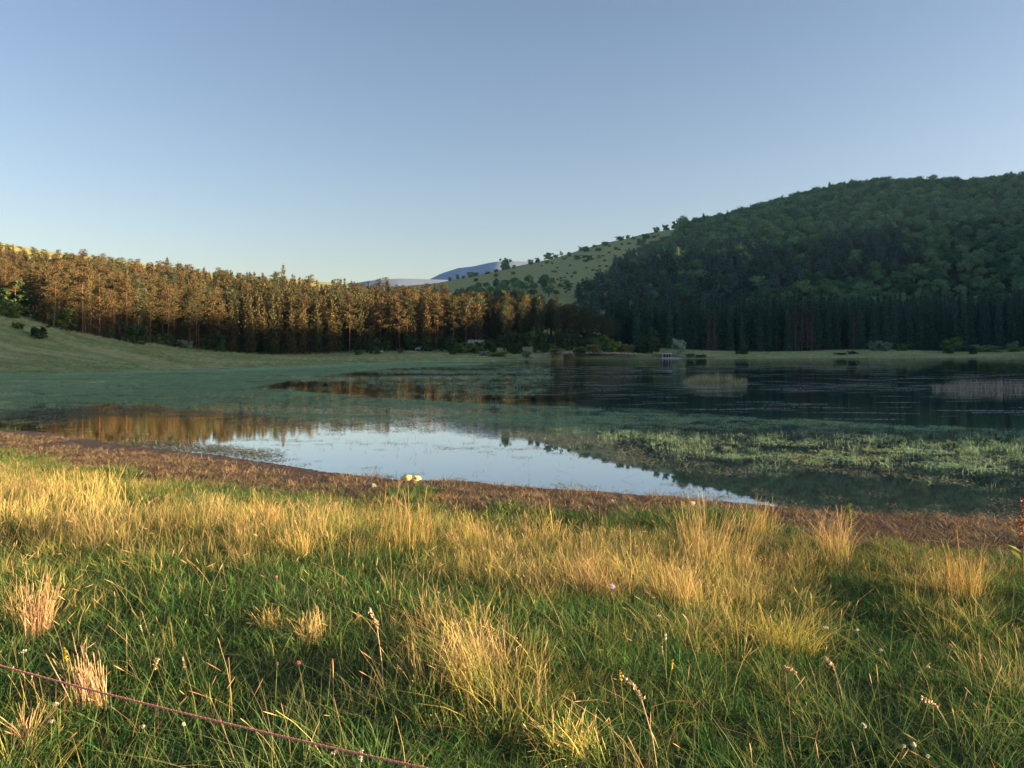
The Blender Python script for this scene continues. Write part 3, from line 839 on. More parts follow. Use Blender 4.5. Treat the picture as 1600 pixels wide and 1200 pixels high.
# left meadow
bush(61, 28, 23, 118, 'dark', 'round dark green bush alone on the left meadow slope')
bush(28, 20, 12, 120, 'bush', 'low straggling bush left of the round meadow bush')
bush(14, 48, 33, 130, 'bush', 'broad olive bush at the top of the left meadow by the picture edge')
bush(-30, 60, 45, 140, 'dark', 'large dark bush beyond the olive bush at the left edge')
bush(58, 60, 50, 155, 'dark', 'wide dark green thicket between the meadow top and the leftmost pines')
bush(20, 60, 45, 165, 'dark', 'dark thicket under the small pines at the far left')
bush(95, 45, 35, 146, 'bush', 'green bush at the foot of the first tall pines on the slope')
bush(211, 44, 42, 160, 'dark', 'big round green bush in front of the sunlit pines', lift=-.3)
bush(289, 30, 20, 186, 'pale', 'pale grey-green bush at the corner where slope meets pine trunks')
bush(345, 22, 34, 196, 'dark', 'small dark young conifer-like bush against the pine trunks')
bush(262, 26, 30, 183, 'dark', 'dark bush between the pale bush and the big round one')
bush(586, 34, 30, 223, 'dark', 'dark bush just right of the sunlit spruce-like clump')
bush(560, 16, 9, 218, 'bush', 'little bush left of the parked pale car')
bush(625, 12, 10, 224, 'bush', 'small bush right of the parked pale car')
# wooded bank between pines and lake
bank = [(668, 30, 22, 231, 'dark', 'dark bush behind the sandy mound'), (700, 34, 26, 228, 'dark', 'dark bush at the left start of the bushy bank'),
        (722, 30, 22, 218, 'bush', 'green bush in front of the pale low wall'), (745, 34, 22, 219, 'bush', 'bright green bush under the pale low wall'),
        (765, 30, 26, 222, 'dark', 'dark bush right of the pale low wall'), (708, 18, 8, 212, 'dark', 'low dark shrub near the green water margin'),
        (778, 40, 10, 203, 'lime', 'low lime green bush at the water edge'), (757, 22, 8, 206, 'silver', 'low silvery shrub beside the lime bush'),
        (823, 18, 11, 206, 'pale', 'small pale round bush at the water edge'), (800, 32, 38, 226, 'dark', 'tall dark bush behind the pale round one'),
        (806, 26, 20, 216, 'dark', 'dark bush between lime and pale bushes'), (846, 32, 40, 222, 'dark', 'tall dark fir-like bush right of the pale round bush'),
        (862, 26, 18, 224, 'bush', 'green bush above the yellow bushes'), (868, 26, 11, 217, 'yellow', 'low yellowish bush on the stony bank'),
        (888, 24, 9, 220, 'yellow', 'second yellowish bush further along the stony bank'), (884, 34, 32, 234, 'dark', 'dark bush at the foot of the last lit pines'),
        (908, 30, 14, 224, 'bush', 'green bush above the middle of the shore stones'), (912, 34, 26, 236, 'dark', 'dark bush behind the middle of the bank'),
        (928, 30, 16, 226, 'yellow', 'dull olive bush above the pink shore stones'), (935, 36, 28, 240, 'bush', 'leafy green bush below the shaded pines'),
        (960, 28, 22, 236, 'lime', 'bright green bush near the right end of the bank'), (978, 34, 14, 238, 'yellow', 'sloping olive bush at the right end of the bank'),
        (950, 24, 12, 229, 'bush', 'small green bush above the end of the stones'), (995, 22, 12, 240, 'dark', 'low dark bush before the big round one')]
for px_, w_, h_, Y_, k_, l_ in bank: bush(px_, w_, h_, Y_, k_, l_)
# by the shelter
small_tree(1018, 26, 42, 252, SM_ROUND, 'dark leafy tree standing behind the big round lakeside bush')
bush(1018, 40, 25, 234, 'dark', 'big round dark green bush left of the white shelter')
bush(1002, 24, 18, 236, 'dark', 'smaller bush leaning on the big round lakeside bush')
bush(1062, 25, 31, 236, 'silver', 'pale silvery green tree right of the white shelter', 'tree', 'tree')
bush(1078, 18, 6, 226, 'bush', 'low green bush just right of the silvery tree')
bush(1095, 22, 5, 226, 'bush', 'low green weeds along the far bank')
bush(1160, 26, 9, 258, 'dark', 'low dark bush before the dead trunks')
# right meadow
bush(1366, 26, 18, 290, 'pale', 'left one of two joined grey-green meadow bushes', group=None)
bush(1384, 24, 18, 288, 'pale', 'right one of two joined grey-green meadow bushes')
bush(1411, 19, 14, 291, 'bush', 'small round bush right of the joined pair')
bush(1332, 20, 6, 266, 'dark', 'low dark scrub on the shore left of the joined pair')
bush(1313, 22, 4, 262, 'dark', 'lowest flat scrub by the far shore')
small_tree(1489, 32, 27, 276, SM_GREEN, 'top-heavy round tree standing alone on the far meadow')
bush(1482, 20, 15, 275, 'bush', 'bush around the foot of the lone meadow tree')
bush(1520, 14, 7, 272, 'dark', 'small dark bush right of the lone meadow tree')
bush(1540, 44, 15, 300, 'pale', 'wide flat grey-green bush on the meadow towards the right edge')
bush(1545, 42, 8, 292, 'lime', 'low bright green scrub before the wide flat bush')
bush(1582, 22, 18, 304, 'pale', 'grey-green bush at the right end of the meadow')
bush(1590, 34, 9, 296, 'lime', 'low bright scrub at the right end of the meadow')
bush(1606, 12, 14, 272, 'dark', 'dark bush cut by the right picture edge')

# dead conifers in the spruce wall
dead = [split_meshes(dead_proto(k), 'trunk', 'crown') for k in range(2)]
for k, (px_, h_, l_) in enumerate([(1107, 62, 'dead grey conifer right of the silvery tree'), (1116, 72, 'taller dead grey conifer right of its dead neighbour'), (1243, 74, 'leftmost rust brown dead conifer of the middle clump'),
                       (1253, 76, 'slim dead conifer beside the leftmost rust brown one'), (1262, 72, 'third dead conifer of the middle clump'), (1268, 78, 'tall right-hand dead conifer of the middle clump'), (1334, 66, 'lone faded dead conifer left of the joined bushes')]):
    Y_ = float(spruce_front(px_)) - 1.6
    x_ = (px_ - 800) / FPX * Y_
    r = empty('dead_conifer', (x_, Y_, float(H(x_, Y_)) - .1), k * 1.1)
    s_ = h_ * Y_ / FPX / 18.0
    r.scale = (s_ * .9, s_ * .9, s_)
    link('trunk', dead[k % 2][0], r); link('crown', dead[k % 2][1], r)
    tag(r, l_, 'dead tree', 'dead conifers in the spruce wall')

BUSH_ONE = [joined(broad_proto(k, 1.0, .56, .52, 40, 50, .11, 'broad_leaf', True), 'shrub') for k in range(3)]
# trees along the bare skyline
def at_skyline(px, py):
    g = ground_at(px, py, 200, 760, 3000)
    k = 0
    while g is None and k < 14:
        k += 1; g = ground_at(px, py + k, 200, 760, 3000)
    return g
ridge = [(790, 421, 20, 17, 'broad', 'big dark tree standing alone on the grassy ridge'), (803, 420, 7, 7, 'broad', 'small bush right of the lone ridge tree'),
         (736, 432, 14, 9, 'broad', 'dark tree on the ridge left of the lone big one'), (744, 431, 8, 6, 'broad', 'bush beside the dark ridge tree'), (715, 436, 8, 8, 'broad', 'small tree on the ridge below the blue mountain'),
         (703, 438, 6, 7, 'broad', 'leftmost small tree on the grassy ridge'), (724, 434, 6, 5, 'broad', 'tiny round bush on the ridge'), (762, 428, 10, 5, 'broad', 'low bush on the ridge between dark tree and lone tree'),
         (775, 425, 9, 5, 'broad', 'low bush just left of the lone ridge tree'), (829, 413, 10, 8, 'broad', 'round tree on the skyline right of the blue mountain'), (840, 410, 9, 8, 'broad', 'second round tree on the rising skyline'),
         (857, 406, 18, 12, 'broad', 'wide tree clump on the rising skyline'), (868, 403, 10, 6, 'broad', 'low bush right of the wide skyline clump'), (877, 399, 7, 11, 'con', 'pointed conifer on the rising skyline'),
         (889, 397, 8, 4, 'broad', 'low bush right of the pointed skyline conifer'), (911, 391, 16, 6, 'broad', 'long low bush on the skyline'), (930, 386, 10, 4, 'broad', 'low bush higher up the bare skyline'),
         (945, 382, 14, 5, 'broad', 'flat bush at the middle of the upper skyline'), (968, 375, 14, 6, 'broad', 'dark bush near the upper end of the bare skyline'), (981, 371, 8, 5, 'broad', 'small bush near the upper end of the bare skyline'),
         (1026, 358, 12, 9, 'broad', 'round tree where the bare skyline meets the wood'), (1040, 356, 14, 9, 'broad', 'second round tree where skyline and wood meet'), (1055, 352, 14, 13, 'broad', 'third and tallest tree where skyline and wood meet'),
         (478, 438, 8, 5, 'broad', 'small dark tree on the orange hill crest'), (489, 440, 7, 6, 'broad', 'second small tree on the orange hill crest'), (521, 443, 8, 7, 'broad', 'dark round tree on the orange crest'),
         (546, 446, 8, 5, 'broad', 'small tree near the low end of the orange crest'), (567, 448, 7, 5, 'broad', 'last small tree at the low end of the orange crest'), (592, 450, 7, 11, 'con', 'pointed conifer above the pine tops'),
         (18, 386, 10, 4, 'broad', 'bush on the orange crest at the far left'), (30, 387, 8, 3, 'broad', 'low bush right of the far left crest bush'), (4, 385, 10, 3, 'broad', 'low bush at the left end of the crest'),
         (1478, 276, 10, 9, 'con', 'conifer clump left on the right hill top'), (1493, 276, 8, 12, 'con', 'pointed conifer on the right hill top'), (1535, 273, 8, 11, 'con', 'pointed conifer near the right edge of the hill top'), (1549, 272, 12, 12, 'con', 'stout conifer near the right edge of the hill top'), (1562, 271, 8, 12, 'con', 'rightmost pointed conifer of the hill top'), (1470, 276, 8, 10, 'con', 'leftmost conifer on the right hill top'),
         (1355, 281, 26, 10, 'broad', 'broad crown at the left shoulder of the hill top'), (1240, 306, 24, 10, 'broad', 'broad crown on the shoulder of the wooded hill')]
for px_, py_, w_, h_, k_, l_ in ridge:
    g = at_skyline(px_, py_)
    if g is None: continue
    x_, Y_, z_ = g
    if k_ == 'broad':
        me = BUSH_ONE[int(rng.integers(0, 3))]; sx, sz = w_ * Y_ / FPX / 1.25, h_ * Y_ / FPX / 1.0
    else:
        me = con_join[int(rng.integers(0, 4))]; sx, sz = w_ * Y_ / FPX / 5.0, h_ * Y_ / FPX / 13.0
    o = link('skyline_tree', me, None, (x_, Y_, z_ - .3), rng.uniform(0, 6.28), (sx, sx, sz * 1.1))
    tag(o, l_, 'tree', 'trees along the skyline')
# scattered shrubs on the bare slope
k = 0
for t in range(4000):
    px_, py_ = rng.uniform(700, 1045), rng.uniform(358, 462)
    if not inpoly(np.array(px_), np.array(py_), GRASS_SLOPE): continue
    if inpoly(np.array(px_), np.array(py_), DARK_PATCH): continue
    if px_ < 860 and rng.random() < .75: continue
    g = ground_at(px_, py_, 320, 720, 900)
    if g is None: continue
    x_, Y_, z_ = g
    w_ = rng.choice([5, 6, 8, 9, 12, 15], p=[.34, .28, .18, .10, .07, .03]) * Y_ / FPX
    o = link('hillside_shrub', BUSH_ONE[int(rng.integers(0, 3))], None, (x_, Y_, z_ - w_ * .06), rng.uniform(0, 6.28), (w_ / 1.25, w_ / 1.25, w_ / 1.25 * rng.uniform(.6, .85)))
    side = 'upper' if py_ < 395 else 'middle' if py_ < 420 else 'lower'
    big = 'large' if w_ * FPX / Y_ > 10 else 'small'
    tag(o, '%s dark shrub scattered on the %s part of the bare grass slope' % (big, side), 'shrub', '%s shrubs on the %s bare slope' % (big, side))
    k += 1
    if k >= 72: break

# white open shelter by the water
M['white_paint'] = plain('white_paint', (0.62, 0.62, 0.60), 0.6, (0.5, 0.5, 0.48), 3)
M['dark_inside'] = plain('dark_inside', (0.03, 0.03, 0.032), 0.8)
M['roof_sheet'] = plain('roof_sheet', (0.50, 0.50, 0.52), 0.5, (0.4, 0.4, 0.42), 2)
M['concrete'] = plain('concrete', (0.36, 0.35, 0.33), 0.9, (0.25, 0.24, 0.22), 1.2)
M['glass'] = plain('dark_glass', (0.02, 0.025, 0.03), 0.08, spec=0.6)
M['rubber'] = plain('rubber', (0.02, 0.02, 0.02), 0.9)
Ys = 229.0; xs = (1042 - 800) / FPX * Ys; zs = float(H(xs, Ys))
r = empty('lake_shelter', (xs, Ys, zs - .05), R(-8)); r.scale = (.62, .62, .62)
tag(r, 'small white shelter with dark openings and pale sloping roof at the far shore', 'shelter')
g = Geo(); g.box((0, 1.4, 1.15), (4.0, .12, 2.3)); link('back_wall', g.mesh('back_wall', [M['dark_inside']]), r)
for sx_ in (-1.95, 1.95):
    g = Geo(); g.box((sx_, .1, 1.1), (.12, 2.4, 2.2)); link('side_wall', g.mesh('side_wall', [M['white_paint']]), r)
for sx_ in (-1.9, -.55, .75):
    g = Geo(); g.box((sx_, -1.15, 1.05), (.24, .2, 2.1)); link('post', g.mesh('post', [M['white_paint']]), r)
g = Geo(); g.box((1.35, -1.1, .5), (1.3, .18, 1.0)); link('counter', g.mesh('counter', [M['white_paint']]), r)
g = Geo(); g.add([(-2.3, -1.6, 2.15), (2.3, -1.6, 2.4), (2.3, 1.7, 2.75), (-2.3, 1.7, 2.5), (-2.3, -1.6, 2.32), (2.3, -1.6, 2.57), (2.3, 1.7, 2.92), (-2.3, 1.7, 2.67)],
                 [(0, 3, 2, 1), (4, 5, 6, 7), (0, 1, 5, 4), (1, 2, 6, 5), (2, 3, 7, 6), (3, 0, 4, 7)]); link('roof', g.mesh('roof', [M['roof_sheet']]), r)
g = Geo()
th = np.linspace(0, 2 * np.pi, 22, endpoint=False); rx_ = 1 + .12 * np.sin(3 * th + 1) + .07 * np.sin(7 * th)
xg, yg = (1048 - 800) / FPX * 224, 224.5
ring = [np.stack([xg + a * rx_ * np.cos(th) * 3.2, yg + a * rx_ * np.sin(th) * 2.6], 1) for a in (1.0, .7, .3)]
zz_ = [np.maximum(H(q[:, 0], q[:, 1]), 0) + hgt for q, hgt in zip(ring, (-.1, .28, .36))]
V = np.concatenate([np.column_stack([q, z_]) for q, z_ in zip(ring, zz_)] + [[(xg, yg, float(zz_[2].mean()) + .03)]])
n_ = 22; Q = [(a * n_ + j, a * n_ + (j + 1) % n_, (a + 1) * n_ + (j + 1) % n_, (a + 1) * n_ + j) for a in range(2) for j in range(n_)]
g.add(V, Q, [(2 * n_ + j, 2 * n_ + (j + 1) % n_, 3 * n_) for j in range(n_)]); o = link('gravel_landing', g.mesh('gravel_landing', [M['concrete']], True)); tag(o, kind='structure')

# pale cars parked at the foot of the pines
def car(px, Y, rz, label):
    x = (px - 800) / FPX * Y
    r = empty('parked_car', (x, Y, float(H(x, Y)) - .02), rz)
    tag(r, label, 'car')
    P = [(-2.05, .35), (-2.1, .75), (-1.95, .92), (-1.35, .98), (-.75, 1.42), (.85, 1.46), (1.6, 1.02), (2.0, .95), (2.1, .6), (2.05, .35)]
    n = len(P); V = [(a, -.8 + (.12 if z > 1.2 else 0), z) for a, z in P] + [(a, .8 - (.12 if z > 1.2 else 0), z) for a, z in P]
    Q = [(i, (i + 1) % n, n + (i + 1) % n, n + i) for i in range(n)]
    T = [(0, i + 1, i) for i in range(1, n - 1)] + [(n, n + i, n + i + 1) for i in range(1, n - 1)]
    g = Geo(); g.add(V, Q, T); link('body', g.mesh('body', [M['white_paint']]), r)
    for s in (-1, 1):
        g = Geo(); V = [(-1.15, s * .803, 1.0), (-.68, s * .72, 1.36), (.75, s * .72, 1.39), (1.3, s * .803, 1.03)]; V2 = [(a, b + s * .02, c) for a, b, c in V]
        g.add(V2, [(0, 1, 2, 3)]); link('side_window', g.mesh('side_window', [M['glass']]), r)
    g = Geo(); g.add([(-1.37, -.66, 1.0), (-1.37, .66, 1.0), (-.80, .6, 1.41), (-.80, -.6, 1.41)], [(0, 1, 2, 3)]); link('windscreen', g.mesh('windscreen', [M['glass']]), r)
    for a in (-1.3, 1.25):
        for s in (-.78, .78):
            g = Geo(); g.tube([(a, s - .1, .32), (a, s + .1, .32)], .32, 12); link('wheel', g.mesh('wheel', [M['rubber']]), r)
car(587, 224, R(8), 'pale grey car parked before the pine trunks left of the sandy mound')
car(660, 232, R(-6), 'pale car half hidden in shade right of the sandy mound')
# sandy mound and low wall
M['sand'] = plain('sand', (0.30, 0.25, 0.18), 0.95, (0.20, 0.17, 0.11), .8)
Yq = 222; xq = (641 - 800) / FPX * Yq
g = Geo(); g.blob((0, 0, 0), (2.6, 1.6, .85), 18, 8, .12); o = link('sand_mound', g.mesh('sand_mound', [M['sand']], True), None, (xq, Yq, float(H(xq, Yq)) - .05)); tag(o, 'low pale sandy mound on the shore between the two cars', 'mound')
Yq = 231; xq = (743 - 800) / FPX * Yq
r = empty('low_wall', (xq, Yq, float(H(xq, Yq)) - .1), R(-3)); tag(r, 'pale low wall glimpsed between dark bushes under the pines', 'wall')
for j in range(5):
    g = Geo(); g.box((-1.9 + j * .97, rng.normal(0, .02), 1.7), (.95, .3, 3.4)); link('block', g.mesh('block', [M['concrete']]), r)
# stones along the far bank
M['shore_stone'] = plain('shore_stone', (0.42, 0.33, 0.29), 0.9, (0.30, 0.20, 0.17), 1.0)
stones = []
for k in range(4):
    g = Geo(); g.blob((0, 0, 0), (.5, .4, .32), 8, 5, .3); stones.append(g.mesh('shore_stone', [M['shore_stone']]))
for k in range(70):
    px_ = 852 + 140 * (k + rng.random()) / 70
    bx, by = np.interp(px_, [p[0] for p in shore_far_px[::-1]], [p[1] for p in shore_far_px[::-1]]), 0
    Yb = CAMZ * FPX / (bx - HORI) + rng.uniform(.4, 3.0)
    xb = (px_ - 800) / FPX * Yb
    s_ = rng.uniform(.5, 1.15)
    o = link('shore_stone', stones[k % 4], None, (xb, Yb, float(H(xb, Yb)) + .12), rng.uniform(0, 6), (s_, s_, s_ * rng.uniform(.8, 1.2)))
    tag(o, 'pinkish stone in the line of rubble along the far bank', 'stone', 'stones along the far bank')

# undergrowth under the edge of the stand
for k in range(58):
    px_ = rng.uniform(150, 962)
    if px_ < 620 and rng.random() < .4: continue
    Y_ = float(stand_front(px_)) + rng.uniform(-3, 9)
    h_ = rng.uniform(14, 32) * (1 if px_ > 640 else .7)
    where = 'under the left pines' if px_ < 420 else 'under the middle of the stand' if px_ < 680 else 'behind the wooded bank'
    b_ = bush(px_, h_ * rng.uniform(.7, 1.2), h_, Y_, 'dark' if rng.random() < .75 else 'bush', 'shady undergrowth bush between pine trunks ' + where, 'undergrowth_bush', 'bush', 'undergrowth bushes ' + where)
# ------------------------------------------------------------------ grass, water plants and the small things close by
M['blade'] = blade_mat('grass_blade', .26, .25)
M['reed'] = blade_mat('reed_blade', .3, .15)
GREEN = [(0.040, 0.118, 0.032), (0.060, 0.155, 0.042), (0.105, 0.20, 0.055), (0.048, 0.110, 0.044), (0.16, 0.225, 0.09)]
OLIVE = [(0.19, 0.24, 0.065), (0.27, 0.27, 0.085), (0.16, 0.23, 0.06), (0.37, 0.33, 0.12)]
STRAW = [(0.50, 0.39, 0.20), (0.58, 0.46, 0.26), (0.42, 0.34, 0.16), (0.46, 0.32, 0.19), (0.34, 0.25, 0.15)]
GOLD = [(0.58, 0.45, 0.16), (0.52, 0.41, 0.14), (0.42, 0.38, 0.13), (0.62, 0.48, 0.21), (0.48, 0.32, 0.15)]
TAN = [(0.56, 0.42, 0.25), (0.62, 0.47, 0.29), (0.48, 0.36, 0.22), (0.46, 0.30, 0.20)]
BROWN = [(0.16, 0.104, 0.076), (0.23, 0.158, 0.115), (0.31, 0.24, 0.18), (0.085, 0.062, 0.048), (0.22, 0.21, 0.12)]
WGREEN = [(0.33, 0.54, 0.30), (0.28, 0.49, 0.26), (0.37, 0.57, 0.34), (0.40, 0.53, 0.34)]
REED = [(0.40, 0.36, 0.22), (0.34, 0.31, 0.18), (0.46, 0.40, 0.26), (0.26, 0.28, 0.14)]

def blades(g, n, h, rad, lean, curl, w, pal, root=None, seg=3, heads=0.0, hpal=TAN, head_len=(.04, .09), az=None, head_w=.0045, center=(0, 0, 0), hollow=0.0):
    """n bent, tapering blades; heads = share of them that carry a seed head"""
    c = np.asarray(center, float)
    rr = rad * np.sqrt(hollow + (1 - hollow) * rng.random(n)); ra = rng.uniform(0, 2 * np.pi, n)
    P0 = np.stack([rr * np.cos(ra), rr * np.sin(ra), np.full(n, -0.02)], 1) + c
    A = ra + rng.normal(0, .8, n) if az is None else az + rng.normal(0, .6, n)
    D = np.stack([np.cos(A), np.sin(A), 0 * A], 1)
    hh = rng.uniform(h[0], h[1], n) * (1 - .25 * rr / (rad + 1e-6) * (heads == 0))
    le = np.abs(rng.normal(0, 1, n)) * lean + lean * .2; cu = np.abs(rng.normal(0, 1, n)) * curl
    t = np.linspace(0, 1, seg + 1)
    hor = hh[:, None] * (le[:, None] * t + cu[:, None] * t ** 2)
    ver = hh[:, None] * (t - 0.28 * np.minimum(cu, 1.8)[:, None] * t ** 2.5) / np.sqrt(1 + 0.5 * le[:, None] ** 2)
    C = P0[:, None] + D[:, None] * hor[..., None]; C[..., 2] += ver
    sa = A + np.pi / 2 + rng.normal(0, .7, n)
    S = np.stack([np.cos(sa), np.sin(sa), 0 * sa], 1)
    ww = (w * rng.uniform(.7, 1.3, n))[:, None] * np.clip(1.05 - t ** 1.6, .12 if not heads else .75, 1) * .5
    V = np.stack([C - S[:, None] * ww[..., None], C + S[:, None] * ww[..., None]], 2).reshape(-1, 3)
    b = np.arange(n)[:, None] * (seg + 1) * 2 + np.arange(seg)[None] * 2
    Q = np.stack([b, b + 1, b + 3, b + 2], -1).reshape(-1, 4)
    pal = np.array(pal); k = rng.integers(0, len(pal), n)
    tipc = pal[k] * rng.uniform(.8, 1.2, (n, 1))
    rootc = tipc if root is None else np.array(root)[rng.integers(0, len(root), n)]
    f = np.clip(t * 1.6, 0, 1)[None, :, None]
    col = rootc[:, None] * (1 - f) + tipc[:, None] * f
    col = np.repeat(col[:, :, None], 2, 2).reshape(-1, 3)
    g.add(V, Q, None, .5, 0, None); g.C.append(col)
    if heads:
        for i in np.where(rng.random(n) < heads)[0]:
            tip = C[i, -1]; d = C[i, -1] - C[i, -2]; d /= np.linalg.norm(d) + 1e-9
            L = rng.uniform(*head_len); s = np.cross(d, rng.normal(size=3)); s /= np.linalg.norm(s) + 1e-9; u = np.cross(d, s)
            ctr = [tip - d * .01, tip + d * L * .45, tip + d * L]
            r_ = [head_w * .3, head_w * rng.uniform(.4, .85), head_w * .2]
            V2 = np.array([c_ + q * r0 for c_, r0 in zip(ctr, r_) for q in (s, u, -s, -u)])
            Q2 = [(a * 4 + j, a * 4 + (j + 1) % 4, a * 4 + 4 + (j + 1) % 4, a * 4 + 4 + j) for a in range(2) for j in range(4)]
            hc = np.array(hpal)[rng.integers(0, len(hpal))] * rng.uniform(.8, 1.2)
            g.add(V2, Q2, None, .5, 0, hc)
    return g

def proto(name, k, fn, mat='blade'):
    out = []
    for i in range(k):
        g = Geo(); fn(g, i); out.append(g.mesh(name, [M[mat]]))
    return out
P_TURF = proto('turf', 8, lambda g, i: blades(g, 46, (.06, .18), .16, .5, .7, .0058, GREEN if i < 6 else GREEN + OLIVE[:2]))
P_LUSH = proto('lush_grass', 5, lambda g, i: blades(g, 50, (.10, .24), .15, .35, .9, .0050, GREEN[1:] + [(0.11, 0.17, 0.05)], GREEN))
P_MID = proto('olive_grass', 7, lambda g, i: blades(g, 44, (.16, .36), .14, .25, .75, .0040, OLIVE + GOLD[:2], GREEN + OLIVE))
P_DRY = proto('dry_grass', 7, lambda g, i: blades(blades(g, 30, (.26, .48), .14, .20, .55, .0036, GOLD + STRAW, OLIVE), 9, (.38, .60), .12, .12, .30, .0026, STRAW, OLIVE, heads=.45))
P_STEM = proto('seed_stems', 6, lambda g, i: blades(g, 5, (.24, .46), .14, .18, .40, .0024, STRAW + OLIVE[:1], OLIVE, seg=4, heads=.4, head_len=(.03, .08), head_w=.0040))
P_BENT = proto('bent_grass', 4, lambda g, i: blades(g, 40, (.3, .55), .18, .5, 1.2, .0034, [(0.22, 0.25, 0.13), (0.16, 0.21, 0.10), (0.30, 0.29, 0.17)], GREEN, seg=5))
P_MUD = proto('mud_litter', 6, lambda g, i: blades(g, 34, (.05, .15), .18, 1.5, .5, .009, BROWN, seg=2))
P_MUDG = proto('mud_grass', 4, lambda g, i: blades(g, 22, (.06, .16), .14, .5, .6, .0045, BROWN[1:] + OLIVE, BROWN, seg=2))

# where the tall golden grass stands and where the short green lies, read off the photograph
PATCH = [(120, 770, 260, 45, 1.0), (60, 850, 190, 60, .8), (340, 850, 220, 40, .8), (640, 810, 150, 50, .9), (850, 830, 90, 35, .6), (1110, 840, 110, 70, 1.0), (1300, 840, 110, 45, .8), (1490, 900, 70, 50, .6),
         (1000, 900, 210, 42, 1.2), (1190, 960, 110, 60, 1.0), (700, 1020, 110, 75, .8), (850, 1130, 130, 70, .55), (1090, 1010, 130, 35, .4), (1560, 1050, 60, 120, .4), (1360, 880, 120, 30, .5), (450, 880, 120, 25, .4), (760, 890, 70, 30, .6), (1420, 960, 120, 25, .25), (60, 960, 60, 50, .4), (480, 985, 60, 25, .4),
         (500, 925, 130, 35, -.8), (420, 1035, 180, 50, -1.0), (260, 950, 110, 30, -.5), (1310, 1020, 180, 50, -.5), (1550, 860, 80, 40, -.5), (880, 1065, 100, 30, -.4), (300, 1140, 260, 60, -.8), (200, 790, 90, 14, -.6), (940, 965, 110, 28, -.9), (560, 1130, 110, 60, -.6), (1400, 1130, 200, 60, -.4), (1000, 860, 80, 16, -.5), (760, 940, 80, 25, -.5)]
def gold(x, y, z):
    px, py = topix(x, y, z)
    v = 0.12 + 0.50 * smooth_noise(x, y, 41, 0.7, 3) + 0.32 * smooth_noise(x, y, 43, 2.2, 2)
    for a, b, c, d, w in PATCH:
        v = v + w * np.exp(-((px - a) / c) ** 2 - ((py - b) / d) ** 2) * .8
    d = polydist(x, y, near_line)
    v = v + .16 * np.exp(-((d - 4.2) / 2.0) ** 2)
    v = v + .14 * np.clip((6 - y) / 3, 0, 1)
    return np.clip(v, 0, 1.3)
def bank_points(spacing, lo, hi, ymin=1.3):
    """jittered points on the near bank between lo and hi metres from the water"""
    def t(x, y):
        k = (np.abs(x) < .86 * y + 1.8) & (np.hypot(x, y) < 40)
        out = np.zeros(len(x), bool)
        i = np.where(k)[0]
        xs_, ys_ = x[i], y[i]
        d = polydist(xs_, ys_, LAKE); ins = inpoly(xs_, ys_, LAKE)
        wob = 1.3 * smooth_noise(xs_, ys_, 8, 2.2, 3) + .6 * smooth_noise(xs_, ys_, 9, .7, 2) - 1.1 * np.clip((-2 - xs_) / 4, 0, 1)
        out[i] = ~ins & (d + wob > lo) & (d + wob < hi) & (ys_ < np.interp(xs_, near_line[:, 0], near_line[:, 1]) + .5)
        return out
    return poisson_in((-32, 18), (ymin, 36), spacing, t)
def put(name, protos, x, y, sc, kindlab=None, sz=None, tilt=.12):
    z = H(x, y)
    scatter(name, np.stack([x, y, z - .01], 1), rng.uniform(0, 6.28, len(x)), sc, rng.integers(0, len(protos), len(x)), protos, rng.normal(0, tilt, (len(x), 2)), sz=sz)
    print(name, len(x))
x, y = bank_points(.15, 2.9, 60)
gd = gold(x, y, H(x, y)); dist = np.hypot(x, y)
keep = rng.random(len(x)) < np.clip(1.0 - .35 * (gd > .8), 0, 1) * np.clip(9 / dist, .35, 1)
x, y, gd = x[keep], y[keep], gd[keep]
put('turf_grass', P_TURF, x, y, rng.uniform(.75, 1.35, len(x)) * np.clip(np.hypot(x, y) / 9, 1, 1.5))
x, y = bank_points(.20, 2.7, 60)
gd = gold(x, y, H(x, y)); k = rng.random(len(x)) < np.clip(.62 - .5 * np.abs(gd - .2), 0, 1) * np.interp(y, [3, 7, 10], [1.3, 1.0, .8])
put('lush_grass', P_LUSH, x[k], y[k], rng.uniform(.5, 1.15, k.sum()))
k = rng.random(len(x)) < np.clip(gd * .95 - .05, 0, .9)
k |= (polydist(x, y, near_line) < 5.5) & (rng.random(len(x)) < .45)
put('olive_grass', P_MID, x[k], y[k], rng.uniform(.6, 1.25, k.sum()) * np.clip(.7 + .4 * gd[k], .6, 1.2) * np.clip((polydist(x[k], y[k], near_line) - 1.2) / 5, .4, 1))
x, y = bank_points(.19, 3.6, 60)
gd = gold(x, y, H(x, y)); k = rng.random(len(x)) < np.clip((gd - .30) * .56, .02, .62)
put('dry_grass', P_DRY, x[k], y[k], rng.uniform(.55, 1.05, k.sum()) * np.clip(.52 + .4 * gd[k], .5, .98) * np.clip((polydist(x[k], y[k], near_line) - 2.2) / 5, .35, 1))
x, y = bank_points(.27, 4.2, 60)
k = rng.random(len(x)) < .42
put('seed_stems', P_STEM, x[k], y[k], rng.uniform(.6, 1.1, k.sum()), tilt=.18)
x, y = bank_points(.42, 3.6, 60)
k = (rng.random(len(x)) < .3) & (y < 10)
put('bent_grass', P_BENT, x[k], y[k], rng.uniform(.55, .95, k.sum()))
x, y = bank_points(.16, .1, 4.6)
put('mud_litter', P_MUD, x, y, rng.uniform(.5, 1.3, len(x)))
x, y = bank_points(.22, 1.0, 4.6)
k = rng.random(len(x)) < .65
put('mud_grass', P_MUDG, x[k], y[k], rng.uniform(.5, 1.3, k.sum()))
